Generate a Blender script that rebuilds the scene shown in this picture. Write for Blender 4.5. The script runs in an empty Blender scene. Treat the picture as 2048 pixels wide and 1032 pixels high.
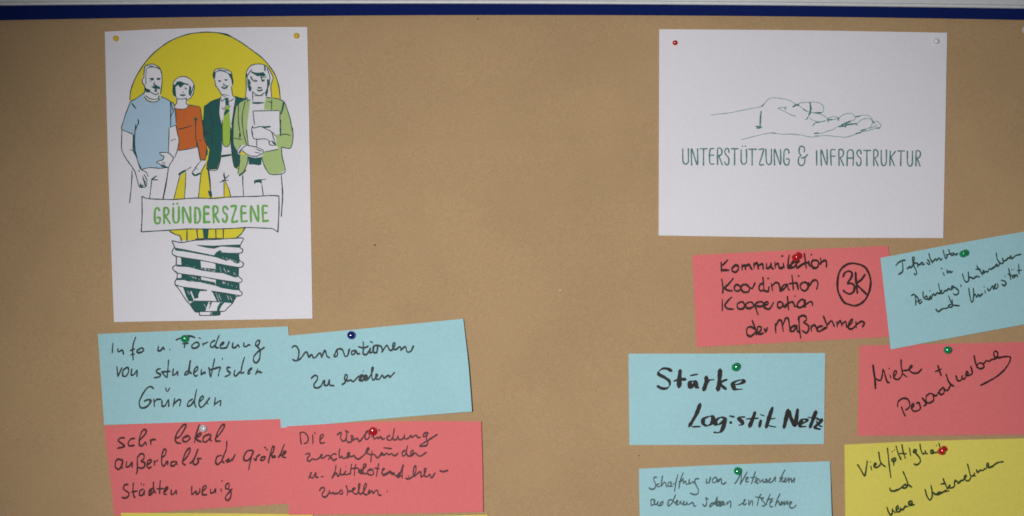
import bpy, bmesh, math, random
from mathutils import Vector, Matrix, noise
from mathutils.geometry import delaunay_2d_cdt
random.seed(7)
sc = bpy.context.scene

# ------------------------------------------------------------------ camera, light, exposure
K = 0.00052            # metres of board per photograph pixel (an A4 sheet is 405 px wide)
D = 1.40               # camera distance from the board
CX, CY = 1024.0, 700.0 # point of the board straight in front of the lens
Z0 = 1.45
def W(px, py, h=0.0):  # board point that stands h metres proud of the board
    f = (D - h) / D
    return Vector(((px - CX) * K * f, -h, Z0 + (CY - py) * K * f))

cam_d = bpy.data.cameras.new("camera"); cam = bpy.data.objects.new("camera", cam_d)
sc.collection.objects.link(cam); sc.camera = cam
cam.location = (0, -D, Z0); cam.rotation_euler = (math.pi / 2, 0, 0)
cam_d.sensor_width = 36; cam_d.lens = 36 * D / (2048 * K)
cam_d.shift_y = (CY - 516) / 2048
cam_d.dof.use_dof = True; cam_d.dof.focus_distance = 1.19; cam_d.dof.aperture_fstop = 8
cam_d.clip_start = 0.01; cam_d.clip_end = 50

wd = bpy.data.worlds.new("World"); sc.world = wd; wd.use_nodes = True
wd.node_tree.nodes["Background"].inputs[0].default_value = (0.80, 0.86, 1.0, 1)
wd.node_tree.nodes["Background"].inputs[1].default_value = 0.06

# the camera's flash: a small lamp left of the lens, aimed a little below the picture's middle
fl = bpy.data.lights.new("flash", 'SPOT'); flo = bpy.data.objects.new("flash", fl)
sc.collection.objects.link(flo)
flo.location = (-0.17, -D - 0.02, Z0 + 0.03)
aim = Vector(((1190 - CX) * K, 0, Z0 + (CY - 930) * K))
flo.rotation_euler = (aim - flo.location).to_track_quat('-Z', 'Y').to_euler()
fl.energy = 68.0; fl.color = (1.0, 0.985, 0.96)
fl.spot_size = math.radians(73); fl.spot_blend = 1.0; fl.shadow_soft_size = 0.03

sc.view_settings.view_transform = 'Standard'; sc.view_settings.look = 'None'
sc.view_settings.exposure = 0.0; sc.view_settings.gamma = 1.0

# ------------------------------------------------------------------ materials
def paper_mat(name, col, var=0.10, scale=420.0, bump=0.12, rough=0.8, fibre=False, blotch=0.05):
    m = bpy.data.materials.new(name); m.use_nodes = True
    nt = m.node_tree; N = nt.nodes; L = nt.links; b = N["Principled BSDF"]
    b.inputs["Roughness"].default_value = rough
    b.inputs["Specular IOR Level"].default_value = 0.25
    tc = N.new("ShaderNodeTexCoord")
    n1 = N.new("ShaderNodeTexNoise"); n1.inputs["Scale"].default_value = scale
    n1.inputs["Detail"].default_value = 3; n1.inputs["Roughness"].default_value = 0.65
    n2 = N.new("ShaderNodeTexNoise"); n2.inputs["Scale"].default_value = 9
    n2.inputs["Detail"].default_value = 4
    L.new(tc.outputs["Object"], n2.inputs["Vector"])
    if fibre:
        mp = N.new("ShaderNodeMapping"); mp.inputs["Scale"].default_value = (0.55, 1, 1.0)
        L.new(tc.outputs["Object"], mp.inputs["Vector"]); L.new(mp.outputs[0], n1.inputs["Vector"])
    else:
        L.new(tc.outputs["Object"], n1.inputs["Vector"])
    def mul(src, amt):
        mr = N.new("ShaderNodeMapRange")
        mr.inputs["From Min"].default_value = 0.25; mr.inputs["From Max"].default_value = 0.75
        mr.inputs["To Min"].default_value = 1 - amt; mr.inputs["To Max"].default_value = 1 + amt
        L.new(src, mr.inputs["Value"]); return mr.outputs[0]
    mm = N.new("ShaderNodeMath"); mm.operation = 'MULTIPLY'
    L.new(mul(n1.outputs["Fac"], var), mm.inputs[0]); L.new(mul(n2.outputs["Fac"], blotch), mm.inputs[1])
    # slight hue mottle between fibres
    vm = N.new("ShaderNodeVectorMath"); vm.operation = 'SCALE'
    vm.inputs[0].default_value = col; L.new(mm.outputs[0], vm.inputs["Scale"])
    n3 = N.new("ShaderNodeTexNoise"); n3.inputs["Scale"].default_value = scale * 0.45
    L.new(tc.outputs["Object"], n3.inputs["Vector"])
    vs = N.new("ShaderNodeVectorMath"); vs.operation = 'SUBTRACT'
    L.new(n3.outputs["Color"], vs.inputs[0]); vs.inputs[1].default_value = (0.5, 0.5, 0.5)
    va = N.new("ShaderNodeVectorMath"); va.operation = 'MULTIPLY_ADD'
    L.new(vs.outputs[0], va.inputs[0])
    va.inputs[1].default_value = tuple(c * var * 1.1 for c in col)
    L.new(vm.outputs[0], va.inputs[2]); L.new(va.outputs[0], b.inputs["Base Color"])
    bp = N.new("ShaderNodeBump"); bp.inputs["Strength"].default_value = bump
    bp.inputs["Distance"].default_value = 0.0004
    L.new(n1.outputs["Fac"], bp.inputs["Height"]); L.new(bp.outputs[0], b.inputs["Normal"])
    return m
def ink_mat(name, col, rough=0.6, var=0.25):
    m = bpy.data.materials.new(name); m.use_nodes = True
    nt = m.node_tree; N = nt.nodes; L = nt.links; b = N["Principled BSDF"]
    b.inputs["Roughness"].default_value = rough; b.inputs["Specular IOR Level"].default_value = 0.2
    tc = N.new("ShaderNodeTexCoord"); n = N.new("ShaderNodeTexNoise"); n.inputs["Scale"].default_value = 320
    L.new(tc.outputs["Object"], n.inputs["Vector"])
    mr = N.new("ShaderNodeMapRange"); mr.inputs["To Min"].default_value = 1 - var; mr.inputs["To Max"].default_value = 1 + var
    L.new(n.outputs["Fac"], mr.inputs["Value"])
    v = N.new("ShaderNodeVectorMath"); v.operation = 'SCALE'; v.inputs[0].default_value = col
    L.new(mr.outputs[0], v.inputs["Scale"]); L.new(v.outputs[0], b.inputs["Base Color"])
    return m
M = {}
M['kraft'] = paper_mat('kraft_paper', (0.458, 0.303, 0.160), 0.15, 760, 0.15, 0.8, False, 0.07)
M['white'] = paper_mat('white_paper', (0.79, 0.775, 0.83), 0.035, 500, 0.05, 0.7, False, 0.02)
M['bcard'] = paper_mat('pale_blue_card', (0.375, 0.640, 0.700), 0.06, 420, 0.10, 0.8, False, 0.03)
M['pcard'] = paper_mat('pink_red_card', (0.78, 0.180, 0.187), 0.06, 420, 0.10, 0.8, False, 0.03)
M['ycard'] = paper_mat('yellow_card', (0.76, 0.665, 0.125), 0.06, 420, 0.10, 0.8, False, 0.03)
M['ink_b'] = ink_mat('marker_ink_on_blue', (0.036, 0.050, 0.054))
M['ink_bs'] = ink_mat('thin_marker_ink_on_blue', (0.085, 0.135, 0.14))
M['ink_bg'] = ink_mat('green_black_marker_ink_on_blue', (0.036, 0.070, 0.066))
M['ink_k'] = ink_mat('thick_black_marker_ink', (0.026, 0.024, 0.024))
M['ink_r'] = ink_mat('marker_ink_on_red', (0.075, 0.024, 0.026))
M['ink_rs'] = ink_mat('thin_marker_ink_on_red', (0.095, 0.034, 0.040))
M['ink_rk'] = ink_mat('black_marker_ink_on_red', (0.040, 0.018, 0.016))
M['ink_y'] = ink_mat('green_marker_ink_on_yellow', (0.045, 0.066, 0.018))
M['p_line'] = ink_mat('printed_dark_teal_line', (0.022, 0.062, 0.068), 0.6, 0.2)
M['p_teal'] = ink_mat('printed_teal', (0.014, 0.100, 0.092), 0.6, 0.12)
M['p_yel'] = ink_mat('printed_yellow', (0.76, 0.65, 0.040), 0.6, 0.05)
M['p_blue'] = ink_mat('printed_pale_blue', (0.43, 0.60, 0.76), 0.6, 0.05)
M['p_org'] = ink_mat('printed_orange', (0.62, 0.145, 0.028), 0.6, 0.06)
M['p_tie'] = ink_mat('printed_leaf_green', (0.36, 0.56, 0.07), 0.6, 0.06)
M['p_grn'] = ink_mat('printed_pale_green', (0.42, 0.56, 0.22), 0.6, 0.06)
M['p_let'] = ink_mat('printed_letter_green', (0.17, 0.43, 0.095), 0.6, 0.08)
M['p_grey'] = ink_mat('printed_grey_teal', (0.095, 0.22, 0.22), 0.6, 0.12)
M['p_grey2'] = ink_mat('printed_grey_teal_light', (0.23, 0.38, 0.38), 0.6, 0.12)
M['p_shade'] = ink_mat('printed_grey_shading', (0.22, 0.29, 0.30), 0.6, 0.12)
def plain(name, col, rough=0.4, metal=0.0, trans=0.0, coat=0.0, spec=0.5):
    m = bpy.data.materials.new(name); m.use_nodes = True; b = m.node_tree.nodes["Principled BSDF"]
    N = m.node_tree.nodes; L = m.node_tree.links
    tc = N.new("ShaderNodeTexCoord"); n = N.new("ShaderNodeTexNoise"); n.inputs["Scale"].default_value = 160
    n.inputs["Detail"].default_value = 4
    L.new(tc.outputs["Object"], n.inputs["Vector"])
    mr = N.new("ShaderNodeMapRange"); mr.inputs["To Min"].default_value = 0.88; mr.inputs["To Max"].default_value = 1.12
    L.new(n.outputs["Fac"], mr.inputs["Value"])
    v = N.new("ShaderNodeVectorMath"); v.operation = 'SCALE'; v.inputs[0].default_value = col
    L.new(mr.outputs[0], v.inputs["Scale"]); L.new(v.outputs[0], b.inputs["Base Color"])
    b.inputs["Roughness"].default_value = rough; b.inputs["Metallic"].default_value = metal
    b.inputs["Transmission Weight"].default_value = trans; b.inputs["Coat Weight"].default_value = coat; b.inputs["Coat Roughness"].default_value = 0.16
    b.inputs["Specular IOR Level"].default_value = spec
    return m
M['bluefelt'] = plain('dark_blue_border', (0.0055, 0.015, 0.105), 0.8, spec=0.05)
M['alu'] = plain('brushed_aluminium', (0.74, 0.76, 0.77), 0.45, 0.15)
M['corkboard'] = plain('soft_board', (0.45, 0.40, 0.33), 0.9)
M['pin_green'] = plain('green_plastic', (0.0, 0.26, 0.095), 0.16, coat=1.0)
M['pin_blue'] = plain('dark_blue_plastic', (0.012, 0.016, 0.17), 0.13, coat=1.0)
M['pin_red'] = plain('red_plastic', (0.50, 0.006, 0.010), 0.16, coat=1.0)
M['pin_yellow'] = plain('yellow_plastic', (0.72, 0.46, 0.03), 0.6)
M['pin_white'] = plain('milky_white_plastic', (0.62, 0.58, 0.60), 0.15, coat=1.0)
M['pin_clear'] = plain('clear_plastic', (0.86, 0.86, 0.88), 0.3, trans=0.25)
M['steel'] = plain('steel', (0.55, 0.55, 0.56), 0.25, 1.0)
M['hole'] = plain('pin_hole_dark', (0.06, 0.04, 0.025), 0.9)
M['chip'] = plain('torn_paper_fibre', (0.75, 0.66, 0.52), 0.9)

# ------------------------------------------------------------------ helpers
def link(name, me, mat, parent=None):
    o = bpy.data.objects.new(name, me); sc.collection.objects.link(o)
    if mat is not None: me.materials.append(mat)
    if parent is not None: o.parent = parent
    return o
def from_bm(name, bm, mat, parent=None, smooth=False):
    me = bpy.data.meshes.new(name); bm.to_mesh(me); bm.free()
    if smooth:
        for p in me.polygons: p.use_smooth = True
    return link(name, me, mat, parent)
def tag(o, label, cat, group=None):
    o['label'] = label; o['category'] = cat
    if group: o['group'] = group
def parse(s):
    out = []
    for part in s.split('/'):
        v = [float(t) for t in part.split()]
        if v: out.append([(v[i], v[i + 1]) for i in range(0, len(v) - 1, 2)])
    return out
def cr(pts, step=2.0, closed=False):
    n = len(pts)
    if n < 3 and not closed:
        a, b = pts[0], pts[-1]
        d = math.hypot(b[0] - a[0], b[1] - a[1]); k = max(1, int(d / 4))
        return [(a[0] + (b[0] - a[0]) * i / k, a[1] + (b[1] - a[1]) * i / k) for i in range(k + 1)]
    res = []
    for i in range(n if closed else n - 1):
        if closed: p0, p1, p2, p3 = pts[i - 1], pts[i], pts[(i + 1) % n], pts[(i + 2) % n]
        else: p0, p1, p2, p3 = pts[max(i - 1, 0)], pts[i], pts[i + 1], pts[min(i + 2, n - 1)]
        d = math.hypot(p2[0] - p1[0], p2[1] - p1[1]); k = max(1, min(14, int(d / step)))
        # tangents limited so corners do not overshoot
        def tang(a, b, c):
            tx, ty = (c[0] - a[0]) * 0.42, (c[1] - a[1]) * 0.42
            m = math.hypot(tx, ty); lim = 0.95 * d
            return (tx * lim / m, ty * lim / m) if m > lim and m > 0 else (tx, ty)
        t1 = tang(p0, p1, p2); t2 = tang(p1, p2, p3)
        for j in range(k):
            t = j / k; t2_, t3_ = t * t, t * t * t
            h1 = 2 * t3_ - 3 * t2_ + 1; h2 = t3_ - 2 * t2_ + t; h3 = -2 * t3_ + 3 * t2_; h4 = t3_ - t2_
            res.append((h1 * p1[0] + h2 * t1[0] + h3 * p2[0] + h4 * t2[0], h1 * p1[1] + h2 * t1[1] + h3 * p2[1] + h4 * t2[1]))
    if not closed: res.append(pts[-1])
    return res
class Sheet:
    """a sheet of paper with its own height above the board"""
    def __init__(s, h): s.h = h; s.obj = None
LIFT = [0]
def ribbon(bm, sheet, pts, w, z, chisel=None, taper=True):
    """flat ink line of width w (px) laid on the sheet"""
    n = len(pts)
    if n == 1 or (n == 2 and math.hypot(pts[0][0]-pts[1][0], pts[0][1]-pts[1][1]) < 0.3):
        c = pts[0]; vs = []
        for i in range(8):
            a = i * math.pi / 4; x, y = c[0] + w * .55 * math.cos(a), c[1] + w * .55 * math.sin(a)
            vs.append(bm.verts.new(W(x, y, sheet.h(x, y) + z)))
        bm.faces.new(vs); return
    rows = []; LIFT[0] = (LIFT[0] + 1) % 12
    z += LIFT[0] * 3e-6
    # pressure: slow wobble of the width
    ph = random.uniform(0, 6.28); s = 0
    for i, p in enumerate(pts):
        a = pts[max(i - 1, 0)]; b = pts[min(i + 1, n - 1)]
        tx, ty = b[0] - a[0], b[1] - a[1]; l = math.hypot(tx, ty) or 1e-6; tx /= l; ty /= l
        if i: s += math.hypot(p[0] - pts[i-1][0], p[1] - pts[i-1][1])
        ww = w * (1 + 0.13 * math.sin(ph + s * 0.16) + 0.06 * math.sin(2.1 * ph + s * 0.47))
        if chisel:
            ca = math.radians(chisel[0]); ww *= (1 - chisel[1]) + chisel[1] * 1.5 * abs(tx * math.sin(ca) + ty * math.cos(ca))
        if taper and (i == 0 or i == n - 1): ww *= 0.72
        ww *= 0.5; nx, ny = -ty, tx
        hz = z + i * 2.5e-7
        rows.append((bm.verts.new(W(p[0] + nx * ww, p[1] + ny * ww, sheet.h(p[0], p[1]) + hz)),
                     bm.verts.new(W(p[0] - nx * ww, p[1] - ny * ww, sheet.h(p[0], p[1]) + hz)), p, (tx, ty), ww, hz))
    for i in range(n - 1):
        bm.faces.new((rows[i][0], rows[i + 1][0], rows[i + 1][1], rows[i][1]))
    for r, sg in ((rows[0], -1), (rows[-1], 1)):      # rounded ends
        p, t, ww, hz = r[2], r[3], r[4], r[5]; vs = [r[0]]
        for k in (1, 2, 3):
            a = k * math.pi / 4
            x = p[0] + (-t[1]) * ww * math.cos(a) + sg * t[0] * ww * math.sin(a)
            y = p[1] + t[0] * ww * math.cos(a) + sg * t[1] * ww * math.sin(a)
            vs.append(bm.verts.new(W(x, y, sheet.h(p[0], p[1]) + hz)))
        vs.append(r[1]); bm.faces.new(vs)
def view(v, pts): return [(v[0] + p[0] / v[2], v[1] + p[1] / v[2]) for p in pts]
def near(a, b, g):
    """gap between two strokes smaller than g px (rows count for more than columns)"""
    if min(p[0] for p in a) - g > max(p[0] for p in b) or min(p[0] for p in b) - g > max(p[0] for p in a): return False
    for p in a:
        for q in b:
            if math.hypot(p[0] - q[0], (p[1] - q[1]) * 1.25) < g: return True
    return False
def write(name, sheet, mat, w, jobs, z=0.00012, parent=None, chisel=None, straight=False, taper=True, gap=None):
    """jobs: (view, strokes) pairs; one ink mesh, or one per word when gap is given"""
    strokes = []
    for v, s in jobs:
        for st in parse(s):
            q = view(v, st)
            if len(q) > 1 and not straight: q = cr(q, 1.6)
            strokes.append(q)
    groups = [[q] for q in strokes] if gap else [strokes]
    if gap:
        merged = True
        while merged:
            merged = False
            for i in range(len(groups)):
                for j in range(len(groups) - 1, i, -1):
                    if any(near(a, b, gap) for a in groups[i] for b in groups[j]):
                        groups[i] += groups.pop(j); merged = True
    for g in groups:
        bm = bmesh.new()
        for q in g: ribbon(bm, sheet, q, w, z, chisel, taper)
        o = from_bm(name, bm, M[mat], parent or sheet.obj)
        if not gap: o['kind'] = 'stuff'
    return o
def fill(name, sheet, mat, jobs, z, parent=None, smooth=True, rest=None):
    """flat printed shapes, one object each; with rest, the later shapes are children of the first under that name"""
    first = None
    for v, s in jobs:
        for st in parse(s):
            bm = bmesh.new(); q = view(v, st)
            if smooth: q = cr(q, 1.6, True)
            n = len(q); r = delaunay_2d_cdt([Vector(p) for p in q], [(i, (i + 1) % n) for i in range(n)], [], 1, 1e-4)
            vs = [bm.verts.new(W(p[0], p[1], sheet.h(p[0], p[1]) + z)) for p in r[0]]
            for f in r[2]: bm.faces.new([vs[i] for i in f])
            z += 9e-6
            o = from_bm(rest if (rest and first) else name, bm, M[mat], first if (rest and first) else (parent or sheet.obj))
            first = first or o
    return first
def edge_pt(poly, t):
    """point at t in 0..1 along a side given by its measured points"""
    n = len(poly) - 1; f = min(t * n, n - 1e-9); i = int(f); u = f - i
    return (poly[i][0] * (1 - u) + poly[i + 1][0] * u, poly[i][1] * (1 - u) + poly[i + 1][1] * u)
def sheet_mesh(name, top, bottom, left, right, hfun, mat, label, cat, group=None, th=0.0003, nu=40, nv=20):
    """card whose four sides follow measured points (Coons patch), with thickness and curl"""
    sh = Sheet(hfun); bm = bmesh.new(); F = []; B = []
    t0, t1, b0, b1 = top[0], top[-1], bottom[0], bottom[-1]
    top, bottom, left, right = [cr(s, 6) if len(s) > 2 else s for s in (top, bottom, left, right)]
    for j in range(nv + 1):
        v = j / nv; rf = []; rb = []
        for i in range(nu + 1):
            u = i / nu
            a = edge_pt(top, u); b = edge_pt(bottom, u); c = edge_pt(left, v); d = edge_pt(right, v)
            x = (1-v)*a[0]+v*b[0]+(1-u)*c[0]+u*d[0]-((1-u)*(1-v)*t0[0]+u*(1-v)*t1[0]+(1-u)*v*b0[0]+u*v*b1[0])
            y = (1-v)*a[1]+v*b[1]+(1-u)*c[1]+u*d[1]-((1-u)*(1-v)*t0[1]+u*(1-v)*t1[1]+(1-u)*v*b0[1]+u*v*b1[1])
            h = hfun(x, y)
            p = W(x, y, h); rf.append(bm.verts.new(p)); rb.append(bm.verts.new(p + Vector((0, th, 0))))
        F.append(rf); B.append(rb)
    for j in range(nv):
        for i in range(nu):
            bm.faces.new((F[j][i], F[j+1][i], F[j+1][i+1], F[j][i+1]))
            bm.faces.new((B[j][i], B[j][i+1], B[j+1][i+1], B[j+1][i]))
    for i in range(nu):
        bm.faces.new((F[0][i], F[0][i+1], B[0][i+1], B[0][i])); bm.faces.new((F[nv][i+1], F[nv][i], B[nv][i], B[nv][i+1]))
    for j in range(nv):
        bm.faces.new((F[j+1][0], F[j][0], B[j][0], B[j+1][0])); bm.faces.new((F[j][nu], F[j+1][nu], B[j+1][nu], B[j][nu]))
    sh.obj = from_bm(name, bm, M[mat]); tag(sh.obj, label, cat, group)
    return sh
def smooth01(t): t = max(0.0, min(1.0, t)); return t * t * (3 - 2 * t)
mm = 0.001

# ------------------------------------------------------------------ the pinboard: panel, blue border, aluminium frame
board = bpy.data.objects.new("pinboard", None); sc.collection.objects.link(board)
board.location = (0, 0.012, Z0)
tag(board, 'pinboard with a blue border strip and aluminium frame along its top edge', 'pinboard')
def put(o):  # keep world placement under the parent empty
    o.parent = board; o.matrix_parent_inverse = Matrix.Translation(-board.location); return o
def box(bm, x0, x1, y0, y1, z0, z1):
    vs = [bm.verts.new(p) for p in [(x0,y0,z0),(x1,y0,z0),(x1,y1,z0),(x0,y1,z0),(x0,y0,z1),(x1,y0,z1),(x1,y1,z1),(x0,y1,z1)]]
    for f in ((0,1,5,4),(1,2,6,5),(2,3,7,6),(3,0,4,7),(4,5,6,7),(3,2,1,0)): bm.faces.new([vs[i] for i in f])
bm = bmesh.new(); box(bm, W(-260,0).x, W(2310,0).x, 0.0065, 0.024, W(0,1700).z, W(0,24).z)
put(from_bm('board_panel', bm, M['corkboard']))
def rail(name, prof_top, prof_bot, sect, mat):
    """bar that runs along the top of the board; prof_* give its edges, sect its cross-section (t 0..1 down, height mm)"""
    bm = bmesh.new(); rows = []
    xs = [-260 + i * 30 for i in range(86)]
    for x in xs:
        yt, yb = prof_top(x), prof_bot(x)
        rows.append([bm.verts.new(W(x, yt + (yb - yt) * t, h * mm)) for t, h in sect])
    for a, b in zip(rows, rows[1:]):
        for i in range(len(sect) - 1): bm.faces.new((a[i], a[i+1], b[i+1], b[i]))
    for r in (rows[0], rows[-1]): bm.faces.new(r if r is rows[-1] else r[::-1])
    o = from_bm(name, bm, M[mat]); put(o); return o
def quad(x0, y0, x1, y1, x2, y2):
    def f(x):
        return (y0*(x-x1)*(x-x2)/((x0-x1)*(x0-x2)) + y1*(x-x0)*(x-x2)/((x1-x0)*(x1-x2)) + y2*(x-x0)*(x-x1)/((x2-x0)*(x2-x1)))
    return f
e_alu = quad(0, 11.5, 1050, 8.0, 2048, 17.5)
e_blue = quad(0, 40.5, 1050, 30.0, 2048, 40.0)
rail('blue_border', lambda x: e_alu(x) - 0.5, e_blue, [(0,-2),(0,2.0),(0.06,2.4),(0.93,2.4),(1,2.1),(1,-2)], 'bluefelt')
rail('aluminium_frame', lambda x: e_alu(x) - 60, e_alu,
     [(0,-8),(0,8),(0.05,10),(0.30,10.6),(0.80,10.4),(0.87,9.4),(0.895,7.2),(0.93,6.6),(0.975,6.0),(1,4.4),(1,-2)], 'alu')

# ------------------------------------------------------------------ the kraft paper cover
def hk(x, y):
    r = 0.25 * math.sin(x * 0.006 + y * 0.0035) + 0.20 * math.sin(x * 0.0021 - y * 0.009 + 1.0)
    r += 0.8 * math.exp(-((y - 285 + 0.03 * (x - 1000)) / 16) ** 2) * (1 if 500 < x < 1500 else 0) * smooth01((x-500)/250) * smooth01((1500-x)/300)
    r += 0.75 * math.exp(-(((x - 660) * 0.6 + (y - 110) * 0.8) / 22) ** 2) * math.exp(-(((x - 660) * 0.8 - (y - 110) * 0.6) / 90) ** 2)
    r += 0.8 * math.exp(-(((x - 1010) * 0.25 + (y - 200) * 0.97) / 30) ** 2) * smooth01((x - 760) / 200) * smooth01((1290 - x) / 200)
    r += 0.7 * math.exp(-(((x - 800) * 0.9 - (y - 420) * 0.43) / 34) ** 2) * smooth01((y - 120) / 200) * smooth01((720 - y) / 200)
    r += 0.35 * math.exp(-(((x - 100) * 0.8 + (y - 500) * 0.6) / 30) ** 2)
    r += 0.38 * math.exp(-((x - 700 - 0.25 * (y - 500)) / 20) ** 2) * smooth01((y-380)/120) * smooth01((640-y)/120)
    v = Vector((x / 150.0, y / 110.0, 0.3)); r += 0.9 * noise.noise(v) + 0.32 * noise.noise(v * 2.7) + 0.07 * noise.noise(v * 7)
    return (min(r, 1.9) - 1.9) * mm
bm = bmesh.new(); nx, ny = 420, 215; g = []
for j in range(ny + 1):
    g.append([bm.verts.new(W(-240 + 2530 * i / nx, 33 + 0 + 1300 * j / ny - (8 if j == 0 else 0), hk(-240 + 2530 * i / nx, 33 + 1300 * j / ny))) for i in range(nx + 1)])
for j in range(ny):
    for i in range(nx): bm.faces.new((g[j][i], g[j+1][i], g[j+1][i+1], g[j][i+1]))
kraft = from_bm('kraft_paper', bm, M['kraft'], None, True)
tag(kraft, 'large brown kraft paper sheet covering the whole pinboard behind the cards', 'paper')
kraft['kind'] = 'structure'
ksh = Sheet(hk); ksh.obj = kraft
for (x, y, r, m) in ((750, 490, 2.0, 'hole'), (956, 38, 1.6, 'hole'), (1278, 911, 1.3, 'hole'), (1120, 580, 1.3, 'chip'),
                     (940, 581, 0.9, 'chip')):
    bm = bmesh.new(); vs = []
    for i in range(9):
        a = i * 2 * math.pi / 9; rr = r * random.uniform(0.7, 1.25)
        px, py = x + rr * math.cos(a), y + rr * 1.2 * math.sin(a); vs.append(bm.verts.new(W(px, py, hk(x, y) + 0.00008)))
    bm.faces.new(vs); from_bm('pin_hole' if m == 'hole' else 'paper_fleck', bm, M[m], kraft)

# ------------------------------------------------------------------ the sheets and cards
def flat(base): return lambda x, y: base * mm
def curl(base, fn): return lambda x, y: (base + fn(x, y)) * mm
CG = 'coloured moderation cards pinned to the kraft paper'
P1 = sheet_mesh('poster', [(209.5,63.3),(330,58),(480,54.6),(614.5,54)], [(228,644),(430,640.5),(625,637)], [(209.5,63.3),(217,350),(228,644)],
    [(614.5,54),(617.5,200),(625,637)], flat(0.45), 'white', 'portrait white sheet with a light bulb drawing of four people and GRÜNDERSZENE', 'poster', 'white A4 sheets')
P2 = sheet_mesh('poster', [(1318.5,58.5),(1600,60.5),(1894.5,65.5)], [(1317.3,471),(1600,475),(1886.5,476)], [(1318.5,58.5),(1317.3,471)],
    [(1894.5,65.5),(1886.5,476)], flat(0.45), 'white', 'landscape white sheet with an open hand drawing and UNTERSTÜTZUNG & INFRASTRUKTUR', 'poster', 'white A4 sheets')
SEHR = sheet_mesh('note_card', [(208.3,851),(400,842),(572,833)], [(228.5,1031),(400,1018),(590,1006.5)], [(208.3,851),(228.5,1031)], [(572,833),(590,1006.5)],
    flat(0.35), 'pcard', 'red card reading "sehr lokal, außerhalb der größten Städten wenig"', 'card', CG)
YL = sheet_mesh('note_card', [(242,1025.8),(430,1026.5),(625.5,1029)], [(244,1205),(630,1208)], [(242,1025.8),(244,1205)], [(625.5,1029),(630,1208)],
    flat(0.75), 'ycard', 'yellow card cut off by the frame under the red "sehr lokal" card', 'card', CG)
INFO = sheet_mesh('note_card', [(195.5,668),(390,660),(576,653)], [(208.3,849.8),(400,843.5),(590,837)], [(195.5,668),(208.3,849.8)], [(576,653),(590,837)],
    flat(0.80), 'bcard', 'pale blue card reading "Info u. Förderung von studentischen Gründern"', 'card', CG)
INNO = sheet_mesh('note_card', [(549,674),(730,657),(926.5,637.5)], [(562,856),(683,845.3),(800,834.5),(944,823)], [(549,674),(562,856)], [(926.5,637.5),(930,668),(936.5,725),(941,780),(944,823)],
    curl(1.3, lambda x, y: 8.5 * smooth01((x - 800) / 140) ** 1.6 * (0.45 + 0.55 * smooth01((y - 640) / 100))), 'bcard', 'pale blue card reading "Innovationen zu erzielen" with a curled right edge', 'card', CG)
YR = sheet_mesh('note_card', [(590,1037.5),(975,1029.5)], [(594,1216),(980,1210)], [(590,1037.5),(594,1216)], [(975,1029.5),(980,1210)],
    flat(1.2), 'ycard', 'yellow card whose top edge just shows under the red "Die Verbindung" card', 'card', CG)
DIE = sheet_mesh('note_card', [(573,852.7),(640,848.8),(740,844),(850,842.4),(962.5,842.8)], [(578,1030),(780,1027.5),(966.5,1023.5)], [(573,852.7),(575.3,940),(578,1030)], [(962.5,842.8),(965,930),(966.5,1023.5)],
    curl(1.9, lambda x, y: 2.6 * smooth01((x - 860) / 110) ** 2), 'pcard', 'red card reading "Die Verbindung zwischen Gründer u. Mittelstand herzustellen"', 'card', CG)
KKK = sheet_mesh('note_card', [(1384.5,510.5),(1580,500.5),(1777,491.5)], [(1393.5,694),(1580,684),(1788,673)], [(1384.5,510.5),(1393.5,694)], [(1777,491.5),(1788,673)],
    flat(0.5), 'pcard', 'red card listing Kommunikation, Koordination, Kooperation with a circled 3K', 'card', CG)
MIETE = sheet_mesh('note_card', [(1719,691),(1880,687.5),(2105,683)], [(1715,871.5),(1880,870.5),(2108,868)], [(1719,691),(1715,871.5)], [(2105,683),(2108,868)],
    flat(0.7), 'pcard', 'red card reading "Miete + Personalwerbung" at the right edge', 'card', CG)
INFRA = sheet_mesh('note_card', [(1761,515.8),(1900,489.5),(2139,447)], [(1781.5,698.8),(1920,672.5),(2160,628)], [(1761,515.8),(1781.5,698.8)], [(2139,447),(2160,628)],
    curl(1.3, lambda x, y: 2.0 * smooth01((y - 600) / 120)), 'bcard', 'tilted pale blue card reading "Infrastruktur in Anbindung, Unternehmen und Universität"', 'card', CG)
STARK = sheet_mesh('note_card', [(1257,707.5),(1450,707),(1650.5,706)], [(1258.8,890),(1450,889.6),(1648,888)], [(1257,707.5),(1258.8,890)], [(1650.5,706),(1648,888)],
    flat(0.6), 'bcard', 'pale blue card reading "Stärke Logistik Netz" in thick black marker', 'card', CG)
SCHAF = sheet_mesh('note_card', [(1278,937.5),(1460,929),(1660,922.3)], [(1286,1120),(1670,1108)], [(1278,937.5),(1279.5,1032),(1286,1120)], [(1660,922.3),(1661.3,960),(1663.8,1032),(1670,1108)],
    curl(0.6, lambda x, y: 7.0 * smooth01((x - 1540) / 130) ** 2 * (0.35 + 0.65 * smooth01((y - 915) / 110))), 'bcard', 'pale blue card reading "Schaffung von Netzwerken aus denen Ideen entstehen"', 'card', CG)
VIEL = sheet_mesh('note_card', [(1689,889.3),(1800,884),(1900,880.5),(2075,876)], [(1691,1075),(2078,1062)], [(1689,889.3),(1691,1075)], [(2075,876),(2078,1062)],
    flat(0.6), 'ycard', 'yellow card reading "Vielfältigkeit und neue Unternehmen" at the lower right', 'card', CG)

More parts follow.
